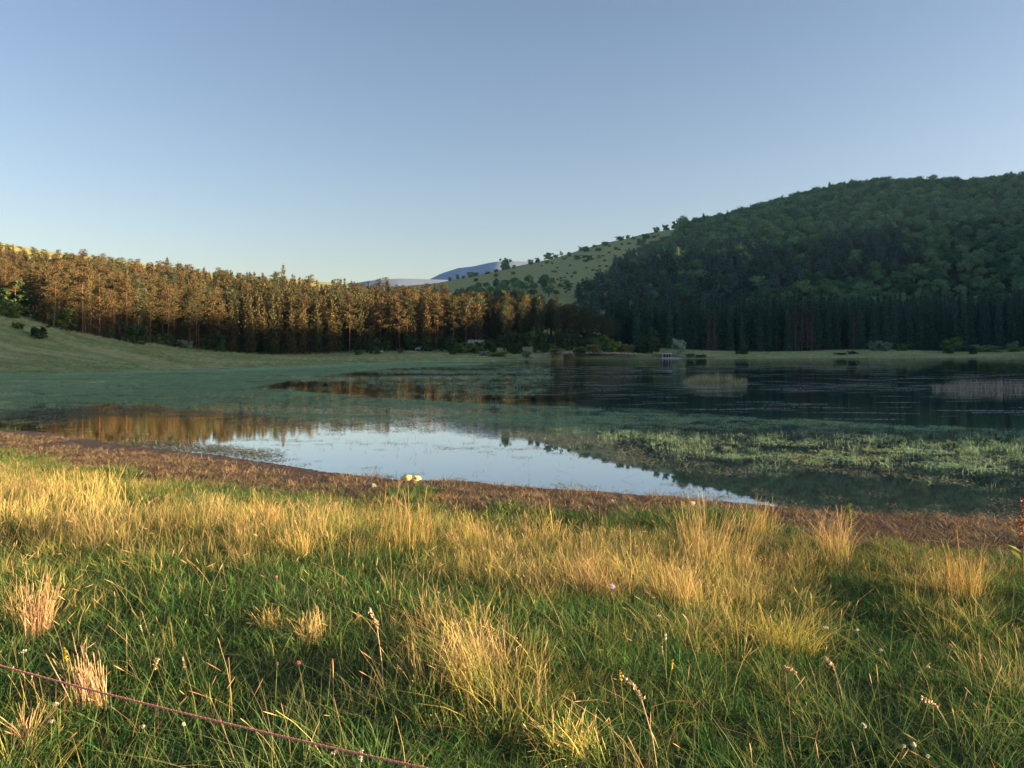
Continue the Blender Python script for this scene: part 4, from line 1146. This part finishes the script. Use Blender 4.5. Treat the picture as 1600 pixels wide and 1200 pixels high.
# rough grass on the far meadows
def far_meadow(x, y):
    d = polydist(x, y, LAKE); px = 800 + FPX * x / y
    return ~inpoly(x, y, LAKE) & (d > .5) & (y > 60) & (px > -200) & (px < 1750) & (y < np.minimum(stand_front(px) + 3, np.where(px > 960, spruce_front(px), 1e5))) & (y < 330)
x, y = poisson_in((-130, 260), (60, 330), 1.25, far_meadow)
pat = smooth_noise(x, y, 51, 9, 3) + .5 * (x > 100)
k = pat + rng.normal(0, .4, len(x)) > 0
P_MEAD = proto('pale_meadow_grass', 4, lambda g, i: blades(g, 30, (.2, .42), .25, .3, .5, .012, [(0.62, 0.55, 0.34), (0.54, 0.50, 0.28), (0.44, 0.47, 0.22)], [(0.44, 0.46, 0.22)], seg=2))
put('meadow_dry_grass', P_MEAD, x[k], y[k], rng.uniform(.9, 1.7, k.sum()))
P_MEADG = proto('green_meadow_grass', 4, lambda g, i: blades(g, 30, (.14, .3), .25, .3, .5, .012, [(0.28, 0.40, 0.15), (0.22, 0.35, 0.13), (0.36, 0.43, 0.19)], [(0.24, 0.36, 0.13)], seg=2))
put('meadow_green_grass', P_MEADG, x[~k], y[~k], rng.uniform(1.0, 2.2, (~k).sum()))

x, y = poisson_in((-130, -20), (84, 200), 2.6, far_meadow)
k = (smooth_noise(x, y, 53, 6, 3) + rng.normal(0, .5, len(x))) > .45
put('meadow_tussocks', P_LUSH, x[k], y[k], rng.uniform(1.6, 3.4, k.sum()))
# ---- plants standing in the shallow water
def wleaf(g, n, rx, ry, size, pal):
    r_ = np.sqrt(rng.random(n)); a = rng.uniform(0, 6.28, n)
    for i in range(n):
        c = np.array([r_[i] * rx * math.cos(a[i]), r_[i] * ry * math.sin(a[i]), 0.004 + .004 * rng.random()])
        s, q = rng.uniform(*size), rng.uniform(0, 6.28); d = np.array([math.cos(q), math.sin(q), rng.normal(0, .06)]); e = np.array([-math.sin(q), math.cos(q), rng.normal(0, .06)])
        V = [c - d * s * .5, c + e * s * .17 + (0, 0, .003), c + d * s * .5, c - e * s * .17 + (0, 0, .003)]
        g.add(V, [(0, 1, 2, 3)], None, .5, 0, np.array(pal)[rng.integers(0, len(pal))] * rng.uniform(.8, 1.2))
    return g
PALE = [(0.27, 0.33, 0.28), (0.22, 0.30, 0.23), (0.34, 0.37, 0.33), (0.18, 0.27, 0.18)]
DULL = [(0.17, 0.17, 0.13), (0.23, 0.22, 0.17), (0.30, 0.30, 0.25), (0.16, 0.20, 0.13)]
P_WGR = proto('water_grass', 6, lambda g, i: blades(g, 40, (.08, .24), .42, .4, .7, .0068, WGREEN, seg=2), 'reed')
P_MAT = proto('floating_mat', 4, lambda g, i: wleaf(g, 150, .62, .5, (.05, .13), WGREEN if i % 2 else [(0.46, 0.54, 0.24), (0.40, 0.50, 0.20), (0.50, 0.54, 0.30), (0.30, 0.44, 0.22)]), 'reed')
P_WFL = proto('floating_leaves', 5, lambda g, i: wleaf(blades(g, 8, (.06, .22), .5, .5, .6, .006, WGREEN, seg=2), 100, .65, .55, (.025, .08), PALE if i < 3 else PALE + WGREEN), 'reed')
P_WDU = proto('floating_litter', 4, lambda g, i: wleaf(blades(g, 7, (.05, .2), .4, .9, .6, .006, DULL, seg=2), 60, .55, .45, (.04, .13), DULL + PALE[:1]), 'reed')
P_STK = proto('leaf_streak', 5, lambda g, i: wleaf(g, 150, 1.7, .24, (.06, .16), [(0.48, 0.52, 0.50), (0.40, 0.45, 0.42), (0.55, 0.57, 0.55)]), 'reed')  # floating leaves, paled to paint the sky glint on leaves and ripples
P_TWIG = proto('water_stems', 4, lambda g, i: blades(g, 3, (.04, .16), .15, .7, .6, .006, [(0.05, 0.05, 0.035), (0.08, 0.09, 0.05)], seg=2), 'reed')

BED = [(-300, 590), (0, 586), (130, 584), (400, 577), (640, 567), (770, 564), (750, 570), (610, 576), (530, 584), (440, 597), (390, 606), (500, 614), (640, 625), (800, 633), (1000, 639), (1100, 648), (1250, 655), (1400, 664), (1600, 672), (1900, 690), (1900, 760),
       (1600, 742), (1480, 738), (1250, 722), (1100, 712), (1000, 698), (900, 676), (800, 664), (700, 660), (560, 662), (450, 658), (400, 648), (200, 636), (0, 644), (-300, 660)]
SEDGE = [(380, 606), (450, 590), (540, 580), (640, 575), (800, 567), (860, 575), (860, 605), (800, 632), (640, 624), (500, 614)]
LITTER2 = [(120, 690), (250, 690), (350, 697), (430, 706), (430, 724), (350, 712), (220, 699), (130, 685)]
LITTER = [(-300, 660), (0, 640), (200, 634), (400, 648), (560, 660), (700, 658), (800, 664), (900, 676), (1000, 696), (1100, 712), (1250, 720), (1480, 736), (1600, 742), (1900, 760), (1900, 800), (1600, 772), (1450, 756), (1250, 742), (1090, 744), (960, 716), (860, 692), (700, 676), (560, 676), (440, 684),
          (420, 668), (250, 652), (150, 656), (60, 668), (0, 662), (-300, 680)]
OPEN = [(640, 580), (900, 572), (1600, 568), (1700, 590), (1700, 680), (1600, 668), (1400, 660), (1100, 642), (820, 626), (640, 604)]
def wpoly_points(poly, spacing, ylo, yhi):
    def t(x, y):
        px, py = topix(x, y, 0 * x)
        return inpoly(px, py, poly) & inpoly(x, y, LAKE)
    return poisson_in((-66, 60), (ylo, yhi), spacing, t)
def putw(name, protos, x, y, sc, sz=None, tilt=0.0):
    scatter(name, np.stack([x, y, 0 * x + .002], 1), rng.uniform(0, 6.28, len(x)) if name != 'leaf_streaks' else rng.normal(0, .12, len(x)), sc, rng.integers(0, len(protos), len(x)), protos, rng.normal(0, tilt, (len(x), 2)), sz=sz)
    print(name, len(x))
x, y = wpoly_points(BED, .46, 13, 150)
px, py = topix(x, y, 0 * x)
patchy = smooth_noise(x * .6, y, 61, 4.5, 3)
dens = np.interp(px, [0, 400, 800, 1100, 1600], [.65, .65, .7, .75, .75]) * np.clip(.85 + .6 * patchy, .12, 1) * np.interp(y, [14, 24, 40, 90], [.5, .75, 1, .8])
k = rng.random(len(x)) < dens
putw('water_grass', P_WGR, x[k], y[k], rng.uniform(.55, 1.25, k.sum()) * np.interp(px[k], [0, 700, 1100], [.9, .9, .62]), tilt=.1)
x, y = wpoly_points(BED, .8, 13, 120)
px, py = topix(x, y, 0 * x)
k = rng.random(len(x)) < np.interp(px, [0, 600, 1000, 1600], [.35, .5, .85, .8])
putw('floating_leaves', P_WFL, x[k], y[k], rng.uniform(.6, 1.4, k.sum()))
x, y = wpoly_points(BED, .62, 13, 150)
px, py = topix(x, y, 0 * x)
k = rng.random(len(x)) < np.interp(px, [0, 500, 800, 1050, 1600], [.95, .9, .7, .55, .55]) * np.clip(.62 + 1.3 * smooth_noise(x * .25, y, 61, 3.2, 4), .03, 1) * np.interp(y, [24, 32], [.3, 1])
putw('floating_mat', P_MAT, x[k], y[k], rng.uniform(.7, 1.3, k.sum()))
x, y = wpoly_points(SEDGE, .8, 30, 150)
k = rng.random(len(x)) < np.clip(.3 + .5 * smooth_noise(x * .4, y, 63, 5, 2), 0, 1)
putw('sparse_sedge', P_WGR, x[k], y[k], rng.uniform(.6, 1.2, k.sum()), tilt=.1)
x, y = wpoly_points(LITTER, .52, 11, 48)
k = rng.random(len(x)) < np.clip(.55 + .7 * smooth_noise(x * .5, y, 65, 2.2, 3), 0, 1)
putw('floating_litter', P_WDU, x[k], y[k], rng.uniform(.5, 1.3, k.sum()))
k2 = rng.random(len(x)) < .28
putw('litter_leaves', P_WFL, x[k2], y[k2], rng.uniform(.4, 1.0, k2.sum()))
x, y = wpoly_points(LITTER2, .3, 11, 48)
putw('shore_litter', P_WDU, x, y, rng.uniform(.6, 1.4, len(x)))
x, y = wpoly_points(OPEN, 1.5, 26, 160)
k = rng.random(len(x)) < np.clip(.22 + .45 * smooth_noise(x * .3, y, 67, 7, 3), .02, .8)
putw('leaf_streaks', P_STK, x[k], y[k], rng.uniform(.2, 1.1, k.sum()))
POOL = [(-200, 700), (60, 660), (430, 668), (560, 676), (900, 690), (1100, 735), (1600, 745), (1900, 760), (1900, 830), (1600, 812), (1100, 783), (640, 752), (350, 713)]
x, y = wpoly_points(POOL, .42, 9, 45)
d = polydist(x, y, near_line)
k = rng.random(len(x)) < np.clip(.16 + .9 * np.exp(-d / .8), 0, .9)
putw('water_stems', P_TWIG, x[k], y[k], rng.uniform(.5, 1.4, k.sum()), tilt=.2)
x, y = wpoly_points(POOL, .26, 9, 45)
px, py = topix(x, y, 0 * x); d = polydist(x, y, near_line)
k = rng.random(len(x)) < np.exp(-d / .45) * np.interp(px, [0, 900, 1200, 1600], [.3, .25, .9, .95])
putw('margin_scum', P_WDU, x[k], y[k], rng.uniform(.25, .7, k.sum()))
# green rim of the far shore
def rim(x, y):
    px = 800 + FPX * x / y; d = polydist(x, y, LAKE)
    return inpoly(x, y, LAKE) & (d < np.interp(px, [-100, 300, 600, 800, 1000, 1060, 1300, 1600], [5, 8, 10, 3, .1, 3.5, 7, 5])) & (y > 70) & (px > -100) & (px < 1750)
x, y = poisson_in((-75, 230), (75, 262), .8, rim)
putw('shore_rim_grass', P_WGR, x, y, rng.uniform(.8, 1.6, len(x)), tilt=.1)

def reed_bed(name, px0, px1, pyb, hgt, n, pal, label, deep=1.4, w=.02):
    Yb = CAMZ * FPX / (pyb - HORI); x0, x1 = (px0 - 800) / FPX * Yb, (px1 - 800) / FPX * Yb
    g = Geo()
    for k in range(n):
        f = rng.uniform(-1, 1)
        edge = 1 - abs(f) ** 3 * .55 + .22 * float(smooth_noise(np.array(f * 3.0), np.array(px0 * .1), 81, .5, 3))
        if rng.random() > edge: continue
        cx = (x0 + x1) / 2 + f * (x1 - x0) / 2 * 1.06; cy = Yb + rng.uniform(0, deep) * (1 - .5 * abs(f))
        blades(g, 5, (hgt * .45 * edge, hgt * 1.12 * edge), .16, .12, .2, w, pal, seg=3, center=(cx - (x0 + x1) / 2, cy - Yb, 0))
    o = link(name, g.mesh(name, [M['reed']]), None, ((x0 + x1) / 2, Yb, 0))
    tag(o, label, 'reeds')
reed_bed('reed_bed', 1072, 1165, 599.5, 1.0, 300, REED, 'tan reed bed standing in the dark open water')
reed_bed('reed_bed', 1470, 1640, 609, 1.0, 230, [(0.36, 0.32, 0.26), (0.30, 0.27, 0.21), (0.42, 0.37, 0.30)], 'sparser greyish reed bed near the right edge of the lake', 1.6, .016)
reed_bed('floating_plants', 976, 1012, 567, .42, 60, [(0.16, 0.30, 0.06), (0.22, 0.34, 0.08)], 'small bright green strip of plants in the far water', 1.0, .05)

# ---- tussocks one can tell apart
def tussock(px, pyb, w, h, n, pal, root, label, az=None, lean=.12, curl=.3, heads=.35, wd=.0036, hp=TAN + STRAW):
    gp = ground_at(px, pyb, 1.5, 40, 1500)
    if gp is None: return
    x_, y_, z_ = gp; k = y_ / FPX
    g = Geo(); R_ = w * k * .5; nsub = int(rng.integers(5, 9))
    for q in range(nsub):
        a_, r_ = rng.uniform(0, 6.28), R_ * .75 * math.sqrt(rng.random())
        big = rng.uniform(.55, 1.0) if q else 1.0
        blades(g, max(6, n // nsub), (h * k * .38 * big, h * k * big), R_ * rng.uniform(.22, .5), lean * rng.uniform(.6, 1.3), curl * rng.uniform(.5, 1.6), max(wd, .5 * k), pal, root, 4, heads * .6, hp, (.025, .06),
               (az if az is not None else (None if q % 2 else rng.uniform(0, 6.28))), .0034, (math.cos(a_) * r_, math.sin(a_) * r_ * .8, 0))
    o = link('grass_tussock', g.mesh('grass_tussock', [M['blade']]), None, (x_, y_, z_), 0)
    return tag(o, label, 'grass tussock')
T = tussock
T(72, 995, 84, 118, 210, TAN + STRAW, STRAW, 'tall tan straw tussock at the left edge', lean=.10, curl=.12, heads=.9)
T(150, 1108, 60, 118, 190, TAN + [(0.42, 0.36, 0.28)], STRAW, 'tan straw tussock leaning left, crossed by the red cord', az=math.pi * .92, lean=.16, curl=.2, heads=.9)
T(38, 1172, 30, 84, 60, TAN, STRAW, 'small reddish straw tuft in the lower left corner', heads=.9)
T(1500, 940, 70, 112, 170, GOLD, OLIVE, 'upright golden tussock standing alone at the right', lean=.08, curl=.12)
T(1108, 890, 130, 128, 330, GOLD + STRAW, OLIVE, 'largest pale gold tussock right of the centre', lean=.12, curl=.15)
T(640, 862, 130, 124, 260, GOLD + OLIVE[:1], OLIVE, 'tall yellow tussock beneath the yellow plastic on the shore')
T(130, 800, 130, 92, 260, GOLD, OLIVE, 'wide yellow tussock near the mud on the left')
T(845, 850, 80, 74, 150, GOLD, OLIVE, 'spiky yellow tussock on the edge of the mud in the middle')
T(425, 828, 70, 72, 130, GOLD, OLIVE, 'yellow tussock just below the dark mud bend', lean=.1)
T(380, 850, 60, 78, 110, GOLD + STRAW, OLIVE, 'narrow yellow tussock left of its neighbour below the mud bend')
T(457, 870, 70, 66, 130, GOLD, OLIVE, 'low golden tussock above the green hollow')
T(1300, 868, 90, 86, 170, GOLD + STRAW, OLIVE, 'ragged golden tussock below the green dock plant', lean=.16)
T(1225, 1018, 100, 84, 420, [(0.34, 0.28, 0.09), (0.26, 0.25, 0.07), (0.40, 0.30, 0.10)], OLIVE, 'round dense olive gold tussock right of centre', lean=.35, curl=.5, heads=.1)
T(715, 1085, 150, 142, 260, STRAW + OLIVE, OLIVE, 'large mixed straw and green tussock left of the centre foreground', lean=.28, curl=.35, heads=.5)
T(770, 1060, 120, 118, 150, STRAW + [(0.30, 0.29, 0.15)], GREEN, 'fan of leaning straw right of the large mixed tussock', az=2.3, lean=.55, curl=.2, heads=.4)
T(490, 1000, 62, 62, 140, GOLD + TAN, OLIVE, 'small golden tussock in the green hollow', lean=.25)
T(420, 985, 60, 44, 120, GOLD, OLIVE, 'low golden tuft left of the small hollow tussock', lean=.25)
T(940, 935, 150, 84, 340, STRAW + GOLD, OLIVE, 'broad pale straw tussock around the lilac flower', lean=.2)
T(1060, 950, 140, 88, 320, STRAW + GOLD, OLIVE, 'broad straw tussock below the largest golden one', lean=.2)
T(905, 1190, 140, 90, 240, OLIVE + GOLD, GREEN, 'olive tussock at the bottom centre edge', lean=.3, curl=.5)
T(1560, 1090, 90, 150, 80, STRAW + OLIVE, GREEN, 'thin tall straw tuft at the lower right', lean=.2)
T(1180, 840, 80, 70, 140, GOLD, OLIVE, 'yellow tussock right of the largest golden one', lean=.14)
T(740, 850, 90, 74, 150, GOLD, OLIVE, 'yellow tussock right of the tall one beneath the plastic', lean=.14)
T(30, 820, 110, 80, 220, GOLD + STRAW, OLIVE, 'pale yellow tussock at the left edge near the mud', lean=.16)

# ---- flowers
M['stem'] = plain('flower_stem', (0.10, 0.16, 0.04), 0.7, (0.16, 0.16, 0.05), 8)
M['pink'] = plain('pink_petal', (0.62, 0.20, 0.36), 0.6, (0.45, 0.12, 0.26), 60)
M['lilac'] = plain('lilac_petal', (0.66, 0.52, 0.66), 0.6, (0.55, 0.40, 0.58), 60)
M['white'] = plain('white_petal', (0.75, 0.73, 0.66), 0.6, (0.6, 0.58, 0.48), 60)
M['yellow'] = plain('yellow_petal', (0.62, 0.44, 0.04), 0.6, (0.5, 0.34, 0.03), 60)
M['cream'] = plain('cream_seed_head', (0.62, 0.50, 0.36), 0.8, (0.45, 0.33, 0.22), 60)
M['rust'] = plain('rust_seed', (0.30, 0.13, 0.07), 0.8, (0.22, 0.09, 0.05), 40)
M['dock'] = plain('dock_green', (0.30, 0.34, 0.06), 0.7, (0.20, 0.28, 0.05), 20)
def flower(px, py, hcm, kind, size, label, cat='flower', group=None, name=None):
    """head at pixel (px, py), stem hcm centimetres long, head size in centimetres"""
    lo = None
    for Y in np.arange(2.0, 16, .04):
        X = (px - 800) / FPX * Y; Zr = CAMZ + (HORI - py) * Y / FPX
        if Zr - float(_Hq(X, Y)) <= hcm / 100: lo = (X, Y, Zr); break
    if lo is None: return
    X, Y, Zr = lo; zb = float(H(X, Y)); hh = Zr - zb
    ox, oy = rng.normal(0, .12, 2) * hh
    r = empty(name or 'flower', (X - ox, Y - oy, zb)); tag(r, label, cat, group)
    g = Geo(); g.tube([(0, 0, -.03), (ox * .4, oy * .4, hh * .5), (ox, oy, hh)], [.0022, .0018, .0014], 4); link('stem', g.mesh('stem', [M['stem']]), r)
    s = size / 100; g = Geo(); c = np.array([ox, oy, hh])
    if kind in ('pink', 'cloverwhite'):
        e = rng.normal(size=(46, 3)); e /= np.linalg.norm(e, axis=1, keepdims=True); e[:, 2] = np.abs(e[:, 2]) * 1.1 - .25
        g.leaves(c + e * s * .38, s * .42, 0, aspect=.4, up=e * 1.2); mat = 'pink' if kind == 'pink' else 'white'
        link('head', g.mesh('head', [M[mat]]), r)
    elif kind == 'umbel':
        for k in range(16):
            a, q = rng.uniform(0, 6.28), math.sqrt(rng.random()) * s * .5
            g.leaves(c + np.array([[math.cos(a) * q, math.sin(a) * q, rng.normal(0, .002)]] * 3) + rng.normal(0, .002, (3, 3)), s * .22, 1.2, aspect=.9)
        link('head', g.mesh('head', [M['white']]), r)
    elif kind == 'daisy':
        for k in range(13):
            a = 6.283 * k / 13; d = np.array([math.cos(a), math.sin(a) * .6, math.sin(a) * .7]); e = np.cross(d, (0, -.7, .7)) * s * .07
            g.add([c, c + d * s * .3 + e, c + d * s * .52, c + d * s * .3 - e], [(0, 1, 2, 3)])
        link('petals', g.mesh('petals', [M['lilac']]), r)
        g2 = Geo(); g2.blob(c + (0, -.002, .002), s * .11, 8, 5, .05); link('centre', g2.mesh('centre', [M['cream']]), r)
    elif kind in ('spike', 'seed', 'whitespike'):
        L = s; n_ = 40
        t = rng.random(n_); P = c + np.stack([ox / hh * (t - 1) * L, oy / hh * (t - 1) * L, (t - 1) * L], 1) + rng.normal(0, s * .055, (n_, 3)) * np.array([1, 1, .2])
        g.leaves(P, s * .16, 0, aspect=.6); link('head', g.mesh('head', [M[{'spike': 'yellow', 'seed': 'cream', 'whitespike': 'white'}[kind]]]), r)
    return r
def _Hq(x, y): return H(np.array(x), np.array(y), False)
flower(466, 1036, 24, 'pink', 2.9, 'round pink clover head, the larger of two in the green hollow')
flower(433, 1037, 22, 'pink', 2.1, 'smaller pink flower left of the round pink one')
flower(957, 916, 40, 'daisy', 5.0, 'pale lilac rayed flower above the broad straw tussock')
flower(101, 1012, 34, 'spike', 6.5, 'yellow flower spike between the two tan tussocks', cat='flower')
flower(1052, 1030, 30, 'spike', 6.0, 'yellow flower spike right of the centre foreground')
flower(969, 1048, 30, 'spike', 6.5, 'greenish yellow flower spike in the centre foreground')
flower(820, 1002, 18, 'spike', 2.6, 'small yellow flower in the dark hollow')
flower(219, 976, 30, 'whitespike', 4.0, 'small white flower head right of the tall tan tussock')
flower(36, 1018, 22, 'umbel', 4.0, 'flat white flower left of the leaning tussock')
flower(21, 1040, 22, 'seed', 3.2, 'pale pinkish seed head at the left end of the cord')
flower(48, 1052, 24, 'seed', 4.2, 'cream seed head on the cord, left of the leaning tussock')
flower(88, 1100, 18, 'umbel', 2.6, 'small white flower below the cord at the left')
flower(81, 1127, 14, 'umbel', 2.4, 'tiny white flower in the lower left grass')
flower(224, 1135, 10, 'cloverwhite', 2.0, 'tiny white clover in the lower left grass')
flower(287, 1132, 12, 'cloverwhite', 2.2, 'white clover under the middle of the cord')
flower(565, 1170, 34, 'whitespike', 4.6, 'white oblong flower head touching the cord')
flower(522, 1176, 28, 'umbel', 2.0, 'small white flower beside the oblong white head')
flower(248, 1026, 36, 'seed', 6.0, 'slim cream seed spike right of the leaning tussock')
flower(285, 1027, 36, 'seed', 6.0, 'second slim cream seed spike further right')
flower(1040, 988, 34, 'whitespike', 4.8, 'white flower head in the dark hollow right of centre')
flower(1030, 962, 30, 'umbel', 2.6, 'small white flower above the dark hollow')
flower(1034, 1010, 28, 'seed', 5.0, 'pinkish seed head below the white head in the hollow')
flower(852, 1070, 30, 'seed', 5.5, 'pale seed head left of the long bent stalk')
flower(1290, 980, 16, 'umbel', 4.4, 'flat white flower cluster left in the right-hand grass')
flower(1340, 984, 14, 'umbel', 3.2, 'flat white flower right of the flower cluster')
flower(1376, 1016, 14, 'cloverwhite', 2.8, 'round pale clover in the right-hand grass')
flower(1450, 1042, 12, 'cloverwhite', 2.6, 'pale clover further right in the short grass')
flower(1436, 1050, 10, 'cloverwhite', 2.0, 'small pale clover beside the further right one')
flower(1348, 1133, 16, 'umbel', 3.4, 'white flat flower in the lower right grass')
flower(1412, 1166, 14, 'cloverwhite', 2.4, 'left one of three pale clovers at the lower right')
flower(1428, 1164, 15, 'cloverwhite', 2.6, 'middle one of three pale clovers at the lower right')
flower(1450, 1182, 10, 'cloverwhite', 2.2, 'right one of three pale clovers at the lower right')
flower(1120, 905, 34, 'seed', 5.0, 'pale pinkish seed head under the largest golden tussock')
flower(590, 925, 14, 'cloverwhite', 2.2, 'small white clover in the upper green hollow')
flower(685, 926, 14, 'cloverwhite', 2.4, 'small white clover right in the upper green hollow')
flower(563, 962, 16, 'umbel', 2.4, 'white speck of a flower above the pink ones')
flower(432, 902, 26, 'pink', 3.0, 'dusty pink flower head above the small hollow tussock')
for k in range(60):
    cx, cy = [(1440, 880), (1535, 898), (1420, 902), (1560, 905), (930, 965)][k % 5]
    flower(cx + rng.normal(0, 20), cy + rng.normal(0, 7), 20, 'umbel' if False else 'spike', 1.6, 'tiny yellow flower in the yellow patch %s' % ('beside the lone golden tussock' if cx > 1000 else 'in the dark hollow'), group='tiny yellow flowers %s' % ('beside the golden tussock' if cx > 1000 else 'in the hollow'), name='yellow_flower')

# dock plants
def dock(px, pyt, pyb, mat, label):
    gp = ground_at(px, pyb, 2, 40, 1500); x_, y_, z_ = gp; hh = (pyb - pyt) * y_ / FPX
    r = empty('dock_plant', (x_, y_, z_)); tag(r, label, 'plant')
    g = Geo(); g.tube([(0, 0, -.03), (.02, 0, hh * .5), (-.02, 0, hh)], [.006, .005, .003], 5); link('stem', g.mesh('stem', [M['dock' if mat == 'dock' else 'rust']]), r)
    g = Geo()
    for k in range(5):
        a = rng.uniform(0, 6.28); z0 = hh * rng.uniform(.05, .5); L = hh * rng.uniform(.16, .26)
        d = np.array([math.cos(a), math.sin(a), .5]); e = np.array([-math.sin(a), math.cos(a), 0]) * L * .16
        g.add([(0, 0, z0), np.array((0, 0, z0)) + d * L * .5 + e, np.array((0, 0, z0)) + d * L * np.array([1, 1, .7]), np.array((0, 0, z0)) + d * L * .5 - e], [(0, 1, 2, 3)])
    link('leaves', g.mesh('leaves', [M['dock']]), r)
    g = Geo()
    for k in range(9):
        a = rng.uniform(0, 6.28); z0 = hh * (.45 + .5 * k / 9); L = hh * .16 * (1.4 - k / 9)
        t = rng.random(26)[:, None]; g.leaves(np.array([0, 0, z0]) + t * np.array([math.cos(a) * L * .6, math.sin(a) * L * .6, L]) + rng.normal(0, hh * .012, (26, 3)), hh * .03, 0, aspect=.7)
    link('flower_spikes', g.mesh('flower_spikes', [M[mat]]), r)
dock(1328, 785, 842, 'dock', 'yellow-green dock plant standing up against the dark water')
dock(1597, 776, 905, 'rust', 'rust brown dock plant at the right picture edge')
# long bent stalks
def stalk(px0, py0, px1, py1, label, pal=((0.50, 0.27, 0.12),)):
    gp = ground_at(px0, py0, 2, 20, 1200); x_, y_, z_ = gp
    X1, Z1 = (px1 - 800) / FPX * y_, CAMZ + (HORI - py1) * y_ / FPX
    r = empty('seed_stalk', (x_, y_, z_)); tag(r, label, 'grass stalk')
    dx, dz = X1 - x_, Z1 - z_
    g = Geo(); g.tube([(0, 0, -.02), (dx * .18, .01, dz * .4), (dx * .5, .02, dz * .8), (dx * .8, .03, dz * .97)], [.0026, .0022, .002, .0016], 5, col=None); link('stem', g.mesh('stem', [M['cream']]), r)
    g = Geo(); t = rng.random(70); P = np.stack([dx * (.45 + .55 * t), .02 + .01 * t, dz * (.76 + .24 * t ** .6)], 1) + rng.normal(0, .005, (70, 3)); g.leaves(P, .018, 0, aspect=.4); link('head', g.mesh('head', [M['cream']]), r)
stalk(1030, 1215, 975, 1062, 'long orange-tan stalk bent to the left in the bottom centre')
stalk(600, 1085, 576, 955, 'slender tan stalk left of the large mixed tussock')
stalk(1320, 1110, 1290, 1030, 'slender tan stalk in the lower right green grass')
stalk(1262, 1095, 1228, 1045, 'short bent stalk left of the slender right one')
stalk(1490, 1160, 1445, 1095, 'tan stalk leaning left among the lower right clovers')

# ---- the red cord stretched across the lower left corner
M['cord_red'] = plain('cord_red', (0.85, 0.27, 0.17), 0.55, (0.75, 0.2, 0.13), 30)
M['cord_pale'] = plain('cord_pale', (0.90, 0.58, 0.48), 0.55, (0.8, 0.45, 0.37), 30)
zA, zB = 1.52, 1.47
yA, yB = (CAMZ - zA) * FPX / (1040 - HORI), (CAMZ - zB) * FPX / (1200 - HORI)
A = np.array([(0 - 800) / FPX * yA, yA, zA]); B = np.array([(664 - 800) / FPX * yB, yB, zB])
r = empty('stretched_cord', tuple((A + B) / 2)); tag(r, 'thin twisted red cord stretched across the lower left corner', 'cord')
dv = (B - A); L_ = np.linalg.norm(dv); dv /= L_
s_ = np.arange(-4.0, 4.0, .0035); sag = .012 * (s_ / L_ * 2) ** 2 - .012
pts0 = dv[None] * s_[:, None]; pts0[:, 2] += np.minimum(sag, .1)
u1 = np.cross(dv, (0, 0, 1)); u1 /= np.linalg.norm(u1); u2 = np.cross(dv, u1)
for k in range(3):
    ph = s_ / .022 * 2 * np.pi + k * 2.094
    g = Geo(); g.tube(pts0 + .0020 * (np.cos(ph)[:, None] * u1 + np.sin(ph)[:, None] * u2), .0022, 5, cap=False); link('strand', g.mesh('strand', [M['cord_pale' if k == 0 else 'cord_red']], True), r)

# ---- litter on the shore
M['plastic'] = plain('yellow_plastic', (0.72, 0.66, 0.30), 0.35, (0.62, 0.55, 0.2), 12)
M['orange'] = plain('orange_print', (0.75, 0.30, 0.05), 0.4)
gp = ground_at(642, 753, 8, 30, 2000)
r = empty('plastic_bag', (gp[0], gp[1], gp[2] + .03), .1); tag(r, 'crumpled pale yellow plastic with an orange patch on the muddy shore', 'litter')
g = Geo(); g.blob((-.075, 0, .05), (.13, .08, .065), 16, 9, .22); link('left_fold', g.mesh('crumpled_fold', [M['plastic']]), r).name = 'crumpled_fold'
g = Geo(); g.blob((.085, 0, .045), (.13, .075, .055), 16, 9, .22); link('crumpled_fold', g.mesh('crumpled_fold', [M['plastic']]), r)
g = Geo(); g.blob((.11, -.058, .05), (.045, .026, .03), 10, 6, .1); link('orange_patch', g.mesh('orange_patch', [M['orange']]), r)
M['stone'] = plain('stone', (0.36, 0.31, 0.28), 0.85, (0.22, 0.19, 0.17), 14, .4)
for px_, py_, s_, l_ in [(582, 762, .11, 'pale flat stone in the mud left of the yellow plastic'), (648, 756, .06, 'small stone just below the yellow plastic'), (1080, 789, .09, 'greyish stone at the mud edge near the pool corner'), (955, 785, .07, 'reddish stone in the mud below the bright pool')]:
    gp = ground_at(px_, py_, 6, 40, 2000)
    g = Geo(); g.blob((0, 0, 0), (s_, s_ * .8, s_ * .55), 12, 7, .14); o = link('stone', g.mesh('stone', [M['stone']], True), None, (gp[0], gp[1], gp[2] + s_ * .2), rng.uniform(0, 6)); tag(o, l_, 'stone')
# ------------------------------------------------------------------ haze: the evening air itself
HAZE_DENSITY = 0.00005
m, nt, out = new_mat('haze')
vol = node(nt, 'ShaderNodeVolumePrincipled', Density=HAZE_DENSITY, Anisotropy=0.2)
vol.inputs['Color'].default_value = (0.28, 0.62, 1.0, 1)
nt.links.new(vol.outputs[0], out.inputs['Volume'])
zb, zt = float(GZ.min()) - 1.0, 240.0
hx0, hx1, hy0, hy1 = -2600, 2600, -2600, 3150
hv = [(hx0, hy0, zb), (hx1, hy0, zb), (hx1, hy1, zb), (hx0, hy1, zb), (hx0, hy0, zt), (hx1, hy0, zt), (hx1, hy1, zt), (hx0, hy1, zt)]
hz = link('haze', make_mesh('haze', hv, [(0, 3, 2, 1), (4, 5, 6, 7), (0, 1, 5, 4), (1, 2, 6, 5), (2, 3, 7, 6), (3, 0, 4, 7)], None, [m]))
tag(hz, kind='stuff')
